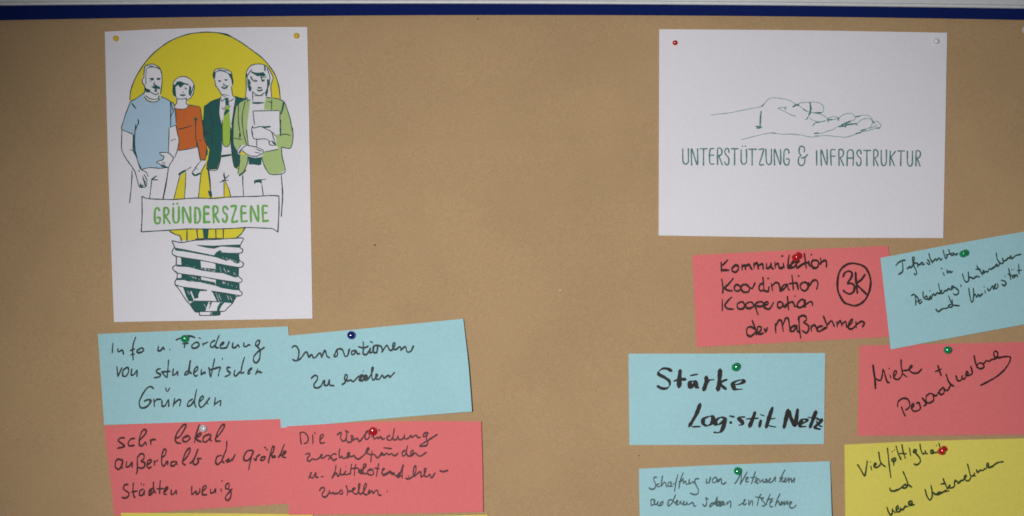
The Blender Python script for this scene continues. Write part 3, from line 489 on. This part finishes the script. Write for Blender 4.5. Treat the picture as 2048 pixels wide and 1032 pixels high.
word( INFO, 'ink_b', 2.5, [(I1, "335 345 322 525 / 430 440 430 500 460 500 500 470 520 480 535 550 / 765 225 720 350 705 480 715 660 / 665 480 740 450 / 670 560 740 545 / 850 440 790 480 800 520 870 510 915 470 880 430 840 440 / 1195 395 1180 480 1230 480 1280 420 1300 470 / 1405 460 1407 462 / 1520 280 1570 260 1700 215 1800 210 1870 235 / 1690 300 1675 430 / 1640 350 1745 345"),
    (I2, "190 330 130 380 140 430 210 430 265 380 240 325 180 335 / 262 240 290 255 / 335 340 340 390 / 335 365 430 320 / 560 290 490 330 480 400 520 420 570 370 / 640 195 590 320 570 410 620 430 / 660 390 730 340 720 320 670 360 660 430 720 435 780 420 830 310 / 900 330 890 420 950 420 990 370 1020 420 / 1105 330 1105 400 1160 400 1190 370 1220 380 / 1360 290 1325 340 1330 390 1380 370 1400 300 1370 285 / 1340 390 1380 430 1410 500 1395 640 1340 710 1290 680 1290 600 1350 520 1430 460 1490 420")], chisel=(80, 0.25))
word( INFO, 'ink_b', 2.4, [(I1, "410 780 430 970 / 430 970 505 800 / 590 800 530 850 520 950 580 960 630 880 620 800 580 800 / 690 820 680 940 740 920 790 850 785 970 / 1230 820 1160 840 1160 890 1230 930 1210 970 1110 990 / 1380 655 1370 800 1350 990 / 1250 880 1410 870 / 1330 980 1250 880 / 1470 820 1460 940 1510 920 1550 870 1550 950 / 1790 660 1770 860 1810 910 / 1770 850 1700 890 1680 940 1740 920 1780 870"),
    (I2, "100 660 70 850 110 915 / 180 890 240 830 230 780 180 830 165 910 190 960 235 945 / 310 830 305 930 370 880 375 920 / 555 635 520 800 485 980 / 450 795 470 960 / 440 800 480 840 660 790 640 870 625 960 / 700 625 705 645 / 850 800 790 800 800 860 850 900 820 940 750 970 / 940 840 920 920 950 960 1010 900 1050 870 / 1120 600 1080 720 1050 900 1110 885 / 1190 880 1260 810 1230 810 1190 860 1180 920 1220 900 / 1365 820 1325 930 / 1330 900 1400 870 1420 900 / 1405 900 1440 890")], chisel=(80, 0.25))
word( INFO, 'ink_b', 2.4, [(I3, "685 215 640 180 580 210 510 310 460 430 480 510 550 515 620 460 650 400 590 390 540 415 / 600 390 640 395 620 455 / 690 380 700 500 / 695 430 740 385 800 385 / 820 400 820 490 870 480 920 390 925 500 / 878 205 890 255 / 940 205 905 265 / 1020 365 995 500 / 1000 460 1080 390 1115 400 1095 490 / 1365 225 1340 350 1330 440 1355 510 / 1300 380 1240 420 1220 490 1270 480 1330 400 / 1400 430 1470 370 1460 330 1420 370 1400 450 1430 510 1480 480 1570 360 / 1530 440 1545 460 / 1660 355 1640 490 / 1650 460 1740 400 1745 420 1735 490")], chisel=(80, 0.25))
N1=(550,630,6.071); N2=(700,640,5.432)
word( INNO, 'ink_b', 2.4, [(N1, "205 400 230 375 265 385 290 440 285 510 265 555 240 555 215 540 / 265 555 310 530 370 450 390 455 410 520 / 410 515 445 480 465 520 490 515 545 460 570 520 / 565 515 605 430 630 500 665 520 / 720 495 750 425 790 410 820 425 850 500 880 495 900 430 905 410 / 745 430 760 460 750 500 720 505 715 480 / 905 430 890 430"),
    (N1, "985 430 935 440 930 480 960 475 985 440 1000 470 1030 470 / 1070 325 1075 400 1070 470 1110 480 1140 440 1160 400 1150 460 1180 450 / 1010 385 1080 400 1130 380 / 1160 325 1185 335 / 1200 380 1195 450 1230 455 1250 400 1240 365 1195 380"),
    (N2, "300 275 255 290 250 350 290 355 300 290 / 300 275 340 290 355 345 / 345 350 400 275 425 320 450 330 480 290 490 250 470 250 465 310 500 320 540 290 560 325 / 550 330 600 290 620 345 660 340 690 280")], chisel=(100, 0.2))
word( INNO, 'ink_b', 2.4, [(N1, "440 770 480 735 515 745 510 790 475 840 480 880 520 885 560 860 590 800 605 790 600 850 640 850 660 785 665 850 715 858 / 815 845 850 820 880 740 855 725 845 780 880 800 920 790 950 810 1000 760 1030 740 1050 750 1020 790 1060 800 1080 760 / 1070 680 1072 684"),
    (N2, "105 640 120 600 140 600 110 650 150 650 / 150 600 155 655 190 650 / 165 595 165 650 / 175 595 185 655 / 185 600 195 640 / 155 625 190 625 / 190 650 230 590 255 520 240 515 235 600 250 655 300 600 285 590 280 640 320 640 350 600 370 630 400 610 425 600 430 625 485 570")], chisel=(100, 0.2))
S1=(200,830,9.38); S2=(380,830,9.38); S3=(210,930,7.314)
word( SEHR, 'ink_r', 2.5, [(S1, "460 430 390 430 340 480 440 560 460 590 400 610 325 625 / 650 440 580 450 530 520 550 580 640 570 / 740 480 830 380 870 310 830 270 780 320 740 450 740 560 790 580 850 510 870 570 / 945 460 955 560 / 945 490 990 460 1040 465 / 1410 440 1500 400 1600 240 1610 180 1560 190 1450 330 1410 450 1440 520 1520 530 / 1640 400 1560 430 1560 490 1620 500 1690 440 1650 390 1600 400"),
    (S2, "180 180 120 340 85 520 / 90 430 170 350 210 340 190 390 110 430 150 480 210 505 / 370 360 270 400 240 480 290 510 370 440 390 370 380 470 410 490 / 490 430 570 340 640 230 640 175 590 200 510 340 480 450 490 490 570 490")], chisel=(80, 0.25))
word( SEHR, 'ink_r', 2.5, [(S1, "420 850 340 830 290 880 290 980 350 1020 410 950 430 860 / 430 860 400 960 430 1000 / 500 870 490 970 550 960 600 890 600 990 / 700 800 760 730 820 740 825 810 770 870 830 890 840 960 780 1000 710 980 / 700 820 700 1040 680 1110 / 880 940 960 880 950 840 900 860 880 950 920 1000 960 970 / 1020 860 1020 945 / 1020 890 1080 850 / 1160 800 1220 750 1240 660 1200 640 1160 760 1160 920 1200 960 1250 880 1270 870 1270 940 / 1400 870 1340 890 1330 950 1390 950 1440 890 1400 870 / 1420 890 1450 930 / 1550 870 1620 800 1690 680 1680 620 1620 680 1560 820 1550 900 1600 940 / 1840 640 1760 830 1690 910"),
    (S2, "155 640 80 820 10 910 / 90 790 60 900 100 935 160 880 140 820 215 820 / 690 490 680 640 600 850 640 900 / 590 760 510 780 480 880 520 930 590 870 / 670 860 730 850 720 820 690 880 750 870 790 820 / 790 860 845 740 / 1150 660 1070 680 1010 780 1020 850 1090 850 1160 760 1190 690 1150 660 / 1180 700 1140 830 1100 1030 / 1200 820 1240 850 1250 790 1310 740 / 1410 780 1340 800 1330 850 1390 840 1415 780 / 1400 605 1420 620 / 1440 645 1450 660 / 1470 900 1500 750 1550 590 1580 600 1560 690 1510 760 1600 770 1600 790 1540 800 / 1770 550 1700 730 1660 800 / 1680 760 1760 740 1800 690 1760 690 1730 780 1800 800")], chisel=(80, 0.25))
word( SEHR, 'ink_r', 2.4, [(S3, "335 285 290 290 270 350 350 410 345 450 300 485 250 475 / 415 260 410 400 435 480 / 390 395 470 380 / 560 350 510 380 505 440 550 440 575 370 575 440 / 530 270 532 285 / 570 280 565 300 / 710 245 710 350 740 415 / 700 340 650 370 645 440 690 420 715 370 / 660 380 670 430 / 675 365 690 420 / 810 225 800 340 800 420 / 765 350 850 345 / 870 400 920 340 910 320 870 360 860 420 900 430 / 970 360 970 430 1010 420 1040 370 1045 430 / 1270 310 1270 430 1310 400 1330 380 1340 430 1380 400 1390 340 / 1420 390 1480 330 1470 300 1430 330 1425 430 1490 435 / 1545 350 1545 410 1590 400 1615 350 1615 410 / 1695 345 1700 385 / 1705 225 1718 238 / 1810 265 1770 290 1765 340 1800 350 1820 290 / 1800 350 1840 380 1840 460 1800 520 1760 490 1780 440 1860 350")], chisel=(80, 0.25))
D1=(570,840,9.752); D2=(740,830,8.533); D3=(590,920,9.215); D4=(740,920,8.533)
word( DIE, 'ink_r', 2.0, [(D1, "295 240 300 360 318 475 / 285 260 350 235 420 280 455 360 430 440 370 460 / 540 280 545 465 / 575 245 595 265 / 690 380 750 310 740 275 690 310 680 400 700 455 775 440")], chisel=(90, 0.2))
word( DIE, 'ink_rs', 1.9, [(D1, "1020 290 1080 240 1100 260 1080 340 1120 410 1170 400 1200 330 1195 210 1170 210 1240 240 / 1200 380 1220 430 1280 430 1330 370 1310 300 1290 310 1300 390 1340 390 1390 360 1420 370 1450 420 1500 370 1570 270 1630 210 1580 240 1560 350 1600 380 1650 320 1630 250"),
    (D2, "30 370 60 360 70 410 130 380 140 410 180 370 210 415 250 400 / 150 255 160 258 / 340 350 290 380 300 420 350 430 390 370 415 230 / 390 370 400 420 450 420 470 370 480 350 490 415 540 420 580 380 590 330 / 590 380 600 410 650 400 700 350 710 390 / 710 390 770 350 800 350 810 385 860 380 / 985 300 930 310 900 360 930 370 970 340 990 300 / 950 310 910 340 / 985 300 965 370 960 410 990 470 960 520 850 535 880 500 980 440 1150 330"),
    (D1, "400 670 470 650 485 680 440 740 440 790 480 805 530 760 570 770 620 770 680 730 730 680 700 680 710 740 750 740 800 700 850 690 880 710 920 760 950 790 1010 750 / 850 770 900 700 950 660 1000 670 / 1070 560 1055 650 1070 740 1110 700 1120 740 1170 745 1230 700 1260 640 1220 650 1220 740 1270 700 1300 720 1340 690 1380 740 1430 765 1500 720 1580 640 1640 560 1620 540 1580 620 1620 660 1680 680 / 1700 600 1680 720 1675 825 / 1690 680 1740 670 1800 740 1850 700 1900 660 1900 690"),
    (D2, "180 690 200 640 240 690 280 650 320 680 370 660 400 690 440 690 480 650 / 235 560 370 575 / 640 520 620 640 640 690 690 700 740 640 730 600 700 630 700 700 770 650 800 670 830 700 890 690 960 635 / 600 600 550 640 560 700 600 680 620 620"),
    (D3, "250 340 300 240 300 220 280 310 330 330 370 250 390 230 380 310 425 320 / 480 310 520 305 / 755 95 740 200 680 340 / 690 320 760 240 790 300 830 250 845 150 830 250 890 270 940 200 910 260 950 270 1010 250 / 935 115 937 117 / 1045 70 1030 160 1020 260 / 1120 80 1100 180 1095 290 / 1050 160 1130 150 1170 160 1180 210 1230 190 1300 120 1310 80 1270 80 1250 180 1270 250 1340 250 / 1180 170 1170 220 1240 260 / 1190 180 1240 240 / 1220 160 1230 230 / 1400 190 1350 190 1340 250 1400 280 1450 250 1430 180 1380 165 / 1545 60 1520 180 1500 310 / 1470 150 1550 160 / 1620 180 1650 170 1620 160 1600 250 1620 270 1700 240 1740 210 1760 240 1830 240"),
    (D4, "310 230 350 190 370 240 420 250 450 280 500 270 570 80 550 200 550 310 / 520 210 460 270 480 300 540 260 / 250 150 210 190 220 260 270 250 310 220 / 610 310 650 325 720 290 780 200 780 100 750 130 740 280 800 240 850 200 870 210 870 290 930 240 960 150 930 150 930 270 990 280 1020 240 1050 310 1110 220 / 655 260 660 300 / 1190 180 1250 200 1330 175"),
    (D3, "450 570 480 520 530 510 550 550 500 620 510 670 570 680 640 590 630 560 640 610 700 610 700 580 720 620 800 610 850 550 870 570 880 620 830 630 / 940 470 970 560 960 650 / 970 580 1050 570 1110 520 1060 530 1070 600 1130 630 1170 580 1200 440 1170 450 1170 570 1200 630 1250 600 1320 470 1300 430 1270 500 1270 620 1330 640 1370 580 1370 540 1350 620 1420 570 1440 620 1480 570 1520 560 1540 640 1585 650 / 1700 565 1700 595")], chisel=(90, 0.3))
T1=(1300,720,6.88); T2=(1460,800,10.244)
word( STARK, 'ink_k', 4.6, [(T1, "295 150 240 120 170 120 115 165 125 200 200 240 265 290 270 350 230 390 160 390 105 360 / 330 290 400 270 490 265")], chisel=(55, 0.75))
word( STARK, 'ink_k', 6.3, [(T1, "415 145 405 250 400 370 / 645 340 620 295 560 300 550 340 555 385 600 340 625 310 640 370 670 380 / 775 235 770 320 740 410 / 770 320 810 280 885 270 / 965 140 955 280 935 410 / 1055 270 960 320 1045 400 / 1150 340 1230 330 1290 300 1270 275 1190 290 1140 330 1170 400 1270 400")], chisel=(5, 0.62))
word( STARK, 'ink_k', 3.2, [(T1, "558 215 655 195 / 1095 770 1160 785 / 580 920 690 915 / 545 895 530 920")])
word( STARK, 'ink_k', 6.0, [(T1, "690 605 640 740 545 905 / 800 780 740 810 730 870 780 905 840 880 870 820 850 775 790 780 / 1030 800 970 790 910 830 905 885 960 880 1020 830 1035 800 1020 890 980 980 930 1000 880 995 / 1110 860 1112 862"),
    (T2, "310 350 230 350 180 380 240 440 260 480 240 505 180 515 / 510 255 480 350 440 450 400 545 / 630 425 605 540 / 870 160 830 270 780 430 740 565 / 1190 200 1150 380 1105 570 / 1200 220 1240 350 1320 520 / 1385 200 1340 520 / 1440 500 1560 440 1580 400 1490 400 1430 490 1450 540 1560 545 / 1760 240 1710 370 1640 560 / 1770 410 1870 400 1850 450 1740 560 1850 600")], chisel=(10, 0.6))
word( STARK, 'ink_k', 2.8, [(T2, "-5 325 80 335 / 330 390 450 380 580 375 / 630 300 700 325 / 830 390 930 375 / 800 530 860 540 940 555 / 1600 350 1680 365 1810 375 / 1770 440 1840 530 1890 545")])
C1=(1280,930,10.118); C2=(1430,920,8.533)
word( SCHAF, 'ink_bs', 1.9, [(C1, "340 250 290 250 280 310 320 400 290 480 230 490 180 460 / 390 380 340 400 350 440 410 430 / 455 215 440 330 430 430 490 350 520 370 540 450 / 620 340 570 370 570 430 620 420 640 350 620 430 660 430 / 770 190 730 330 700 540 / 670 390 740 360 / 875 155 820 300 785 480 / 780 340 830 330 880 260 / 870 290 880 370 920 320 940 390 990 370 1000 290 / 990 300 1000 380 1040 360 1080 330 1090 380 / 1190 280 1130 280 1110 320 1130 400 1180 500 1170 580 1100 600 1020 570 / 1350 280 1345 370 1400 340 1430 280 1430 240 / 1420 250 1400 370 / 1520 250 1470 290 1470 350 1530 350 1560 280 1520 245 / 1580 290 1590 340 1640 270 1650 370 1690 390 1730 370")], chisel=(90, 0.2))
word( SCHAF, 'ink_bs', 1.9, [(C2, "40 340 50 380 80 330 110 340 115 400 150 405 190 375 / 330 410 380 350 440 240 450 300 430 420 / 430 410 480 330 550 200 / 520 350 570 310 560 290 530 310 530 370 570 370 / 690 195 650 320 620 410 / 610 300 700 290 / 670 380 720 350 740 320 700 320 700 380 740 400 / 760 330 770 380 800 350 820 330 820 380 860 370 880 320 / 860 330 900 350 890 380 850 370 / 920 360 950 310 930 320 920 380 980 370 1030 290 1030 370 / 1195 170 1150 250 1100 380 / 1100 310 1160 300 1130 350 1160 380 / 1160 370 1220 310 1200 310 1190 380 1240 340 1260 300 1260 390 / 1270 350 1300 310 1310 380 1360 310 1350 390"),
    (C1, "290 700 230 700 220 780 240 820 290 780 300 700 / 290 700 290 790 330 800 370 740 / 360 740 360 810 400 820 420 760 470 740 450 800 400 830 / 720 605 670 720 650 780 / 660 710 590 710 560 800 580 830 630 790 680 740 720 780 750 760 770 720 740 720 730 800 790 790 820 730 830 790 860 790 900 740 880 740 880 800 930 800 950 740 960 800 1000 790 1070 760 1090 830 1130 830 / 1270 790 1310 840 1340 810 1350 740 1330 660 1380 700 / 1560 640 1520 780 1560 820 / 1500 760 1430 790 1410 850 1460 820 1520 770 / 1540 790 1600 740 1580 730 1570 810 1630 790 1670 740 1650 740 1640 810 1700 800"),
    (C2, "40 640 20 770 60 780 90 730 80 700 70 780 110 780 140 740 150 700 / 140 770 170 740 170 780 / 205 710 205 760 250 700 270 720 265 810 / 400 775 470 740 520 680 500 680 490 770 540 740 / 580 680 580 770 620 700 640 700 640 780 / 790 580 750 640 720 780 / 690 630 760 640 830 660 / 830 640 790 670 850 740 840 790 800 780 / 945 580 900 680 870 770 / 890 680 990 660 / 930 740 980 700 970 690 940 720 940 790 990 800 / 1110 575 1060 680 1030 790 / 1030 760 1080 700 1100 770 / 1110 770 1150 710 1130 710 1120 775 1170 730 1180 770 / 1180 700 1180 770 1220 710 1240 700 1230 760 1290 710 1310 720 1270 780 1300 820 1350 810 1385 765")], chisel=(90, 0.2))
F1=(1760,480,6.45); F2=(1880,480,6.452)
word( INFRA, 'ink_bg', 1.9, [(F1, "205 330 240 290 300 262 325 262 / 290 285 295 370 290 410 240 445 / 345 360 360 370 380 340 395 360 420 330 440 260 440 220 420 225 430 320 460 380 475 430 455 450 440 430 / 420 330 450 300 480 300 490 350 / 480 300 510 320 540 290 560 310 540 325 575 310 / 630 170 645 230 680 300 / 610 250 640 290 635 320 600 290 / 650 250 680 280 720 240 730 270 760 230 780 260 800 240 / 815 130 830 200 850 240 870 200 850 190 / 885 120 900 170 930 200 960 180 980 195 1000 170 / 870 190 950 165"),
    (F1, "790 360 800 375 / 815 420 830 460 / 865 380 870 425 900 400 910 420 935 405 / 405 720 440 700 460 760 460 840 / 440 700 490 750 510 820 545 790 / 470 800 530 770 / 555 665 560 740 590 770 / 580 740 600 720 620 770 650 720 640 770 600 760 / 660 770 680 700 690 700 / 645 655 647 657 / 690 690 710 715 740 680 770 700 / 755 560 770 640 800 690 / 800 650 770 680 810 690 840 650 860 660 880 630 920 640 950 600 930 590 920 620 960 610 1010 650 1010 690 970 710 945 690 / 1045 575 1045 605 / 720 890 740 915 760 925 800 890 860 880 890 860 / 885 720 910 790 940 840 910 870 880 850 930 820 930 770 / 940 840 1025 850"),
    (F2, "290 435 310 510 340 545 370 520 365 410 / 370 490 400 480 430 500 470 470 510 480 / 470 330 500 370 540 430 550 450 / 465 375 520 380 / 540 440 570 410 560 390 560 430 600 400 610 420 640 370 660 380 690 350 680 370 720 330 / 720 330 740 310 720 320 740 340 770 310 760 290 / 725 165 740 250 780 300 810 300 820 280 / 805 230 820 270 860 255 880 230 910 240 920 210 910 200 / 900 215 930 240 980 200 1045 185"),
    (F2, "370 620 385 720 405 800 425 790 435 700 430 620 / 435 720 460 700 470 740 500 700 510 730 550 690 / 580 650 585 690 / 568 605 570 607 / 610 620 630 655 660 620 680 590 690 640 700 620 720 570 700 600 720 630 750 600 740 560 / 790 520 830 530 855 560 830 590 800 570 / 838 468 840 470 / 885 365 900 440 915 515 / 880 440 930 460 / 970 450 930 470 950 490 990 450 1000 480 / 925 385 930 387 / 950 378 952 380 / 1015 310 1020 440 / 1000 395 1050 390")], chisel=(100, 0.25))
M1=(1720,690,9.383); M2=(1780,690,6.071)
word( MIETE, 'ink_rk', 3.1, [(M1, "245 375 260 520 280 640 290 820"), (M1, "250 450 275 600")], chisel=(85, 0.2))
word( MIETE, 'ink_rk', 2.4, [(M1, "290 620 340 660 390 660 420 560 430 460 460 520 490 640 520 700 550 705 / 560 560 580 620 / 545 440 547 442 / 640 590 690 510 660 480 630 540 640 620 700 650 760 610 800 530 / 770 270 775 400 800 540 / 800 540 880 600 / 800 480 900 470 980 400 960 380 930 430 940 490 1010 530 1090 520 1160 450 / 1460 380 1490 480 1525 580 / 1415 500 1530 450"),
    (M2, "90 750 100 690 150 650 210 655 240 710 230 760 190 790 / 140 750 160 810 185 865 / 255 770 290 740 280 710 260 750 280 800 330 800 370 770 350 700 320 710 / 390 640 420 680 440 720 410 740 / 440 620 440 690 480 705 530 670 520 600 480 590 440 620 / 530 600 560 620 590 570 / 640 520 600 560 610 600 650 590 660 530 640 510 / 650 540 700 550 740 480 / 680 350 710 440 740 480 775 500 / 800 370 820 430 860 430 880 370 / 870 380 890 420 920 390 / 930 370 950 340 930 320 920 370 960 370 1000 340 980 260 / 1020 125 1040 220 1060 270 / 1050 270 1080 220 1130 230 1140 270 1100 290 1060 270 / 1130 240 1170 190 1200 200 1230 180 1290 160 1310 110 1290 75 1260 90 1270 140 1320 155 1400 140 1465 145"), (M2, "1465 150 1450 210 1390 300 1300 380 1200 440 1100 490")], chisel=(85, 0.2))
Y1=(1690,870,6.371); Y2=(1840,880,6.788)
word( VIEL, 'ink_y', 2.5, [(Y1, "160 375 200 440 250 520 270 430 285 330 / 330 400 340 450 / 322 345 324 347 / 375 390 400 370 380 360 370 400 400 415 440 390 460 350 / 430 215 445 320 470 370 515 405 / 540 165 550 250 565 400 585 545 / 620 295 595 310 605 335 640 330 645 300 620 295 / 615 300 620 325 / 625 320 620 390 / 600 212 602 214 / 628 190 630 192 / 650 140 680 240 715 315 / 725 120 740 210 770 300 / 700 235 780 240 / 820 165 838 265 / 880 190 870 220 900 225 910 190 880 190 900 230 950 290 960 340 920 380 880 370 / 955 115 965 180 990 240 1030 220 1020 200 / 1010 230 1050 240 / 1120 190 1090 200 1100 235 1130 225 1120 190 / 1110 190 1110 235 / 1130 230 1170 220 1190 230 / 1165 135 1167 137 / 1195 105 1215 170 1225 230"),
    (Y1, "570 670 580 705 620 715 700 685 750 640 770 625 / 790 640 750 640 730 670 770 675 800 630 780 560 740 465 / 800 630 850 665 / 1020 695 1045 780 1080 830 1110 790 1110 720 1095 640 / 1120 730 1160 760 1200 730 1230 740 1290 700 / 1250 555 1270 610 1310 690 / 1230 625 1280 615 / 535 915 550 970 580 1020 600 1000 605 940 / 610 960 640 990 / 650 960 680 930 670 900 650 930 660 980 700 970 710 930 / 700 950 740 950 770 900 / 760 920 800 910 / 820 890 855 870 850 845 820 850 810 880 830 900 885 885")], chisel=(100, 0.25))
word( VIEL, 'ink_y', 2.4, [(Y2, "285 600 330 590 / 350 700 390 690 / 370 660 410 620 400 610 390 650 430 650 465 630 470 570 480 540 / 480 550 510 570 520 590 560 550 590 550 / 590 540 630 490 620 475 600 510 620 545 660 555 690 510 / 645 325 670 420 690 490 730 480 740 450 / 720 480 750 490 / 765 400 780 440 820 410 850 415 880 390 900 390 / 905 370 935 340 920 310 905 350 930 375 980 360 1050 310 1130 295 / 200 735 250 740 300 710 340 700 350 690")], chisel=(100, 0.25))

# ------------------------------------------------------------------ pins
PG = 'plastic headed pins holding the sheets and cards'
def lathe(bm, prof, seg=28):
    rings = []
    for r, h in prof:
        if r < 1e-7: rings.append([bm.verts.new((0, -h, 0))])
        else: rings.append([bm.verts.new((r * math.cos(2*math.pi*k/seg), -h, r * math.sin(2*math.pi*k/seg))) for k in range(seg)])
    for a, b in zip(rings, rings[1:]):
        for k in range(seg):
            k2 = (k + 1) % seg
            if len(a) == 1: bm.faces.new((a[0], b[k2], b[k]))
            elif len(b) == 1: bm.faces.new((a[k], a[k2], b[0]))
            else: bm.faces.new((a[k], a[k2], b[k2], b[k]))
def round_prof(r, h0, sq=0.9):
    return [(0, h0 - r * sq)] + [(r * math.sin(a * math.pi / 14), h0 - r * sq * math.cos(a * math.pi / 14)) for a in range(1, 14)] + [(0, h0 + r * sq)]
HEAD = {}
def pin(px, py, r_px, mat, hh, base_h, label, tilt=(0, 0), collar=0.0, wob=1.0):
    """px,py: where the head shows; hh: height of the head's centre (mm); tilt: way the head leans, in mm"""
    hm = hh * mm; r = r_px * K * (D - hh * mm) / D
    head = W(px, py, base_h * mm + hm)
    foot = W(px, py, base_h * mm) ; foot.x -= tilt[0] * mm; foot.z -= tilt[1] * mm
    root = bpy.data.objects.new('push_pin', None); sc.collection.objects.link(root)
    d = (head - foot); L = d.length
    root.location = foot
    root.rotation_mode = 'QUATERNION'; root.rotation_quaternion = Vector((0, -1, 0)).rotation_difference(d.normalized())
    tag(root, label, 'pin', PG)
    bm = bmesh.new(); prof = round_prof(r, L, 0.62)
    lathe(bm, prof)
    h = from_bm('pin_head', bm, M[mat], root, True); h.scale = (wob, 1, 2 - wob)
    if collar > 0:
        bm = bmesh.new(); rc = collar * K
        lathe(bm, [(0, 0.0002), (rc * 0.85, 0.0002), (rc, 0.0006), (rc * 0.96, 0.0013), (rc * 0.7, 0.0024), (rc * 0.5, L - r * 0.7), (0, L - r * 0.7)])
        from_bm('pin_collar', bm, M[mat], root, True)
    bm = bmesh.new(); lathe(bm, [(0, -0.009), (0.0003, -0.006), (0.0005, 0), (0.0005, L - r * 0.5), (0, L - r * 0.5)], 10)
    from_bm('needle', bm, M['steel'], root, True)
    return root
pin(231.5, 76.8, 5.6, 'pin_yellow', 3.2, 0.5, 'yellow pin in the top left corner of the light bulb poster')
pin(593, 71.5, 5.6, 'pin_yellow', 3.2, 0.5, 'yellow pin in the top right corner of the light bulb poster')
pin(1350, 85.5, 5.0, 'pin_red', 3.2, 0.5, 'small red pin in the top left corner of the open hand poster')
pin(1872.5, 82.5, 5.6, 'pin_clear', 3.2, 0.5, 'clear pin in the top right corner of the open hand poster')
pin(2053, 59, 9.0, 'pin_white', 5, 0.0, 'pale pin cut by the right edge of the picture near the blue border')
pin(369.5, 677.5, 8.0, 'pin_green', 7, 1.1, 'green pin on the pale blue "Info u. Förderung" card', (0, -1.0))
pin(702.3, 670.3, 8.2, 'pin_blue', 7, 1.6, 'dark blue pin on the pale blue "Innovationen" card', (0.6, 0.3))
pin(405.5, 857, 7.6, 'pin_white', 6.5, 0.7, 'milky white pin on the red "sehr lokal" card', (-1.7, 0.3), 7.2)
pin(745.5, 862.5, 8.2, 'pin_red', 7, 2.2, 'dark red pin with a bright glint on the "Die Verbindung" card', (0, -1.2), 7.0, 0.96)
pin(1590.8, 515.5, 7.6, 'pin_red', 6, 0.8, 'red pin leaning to the left on the Kommunikation card', (-3.6, -2.2), 7.8)
pin(1925, 508, 6.8, 'pin_green', 6, 1.6, 'green pin leaning to the left on the tilted Infrastruktur card', (-3.4, -1.2), 7.4)
pin(1471, 734.8, 8.0, 'pin_green', 7, 0.9, 'green pin on the pale blue "Stärke Logistik Netz" card', (-1.6, -1.0), 8.2)
pin(1895, 700, 7.8, 'pin_green', 7, 1.0, 'green pin on the red "Miete" card', (0.2, 0))
pin(1882.5, 903, 7.6, 'pin_red', 6, 0.9, 'red pin leaning down left on the yellow "Vielfältigkeit" card', (-3.2, -2.8), 7.0)
pin(1475.3, 942, 7.9, 'pin_green', 7, 0.9, 'green pin on the pale blue "Schaffung von Netzwerken" card', (0.5, 0.3))
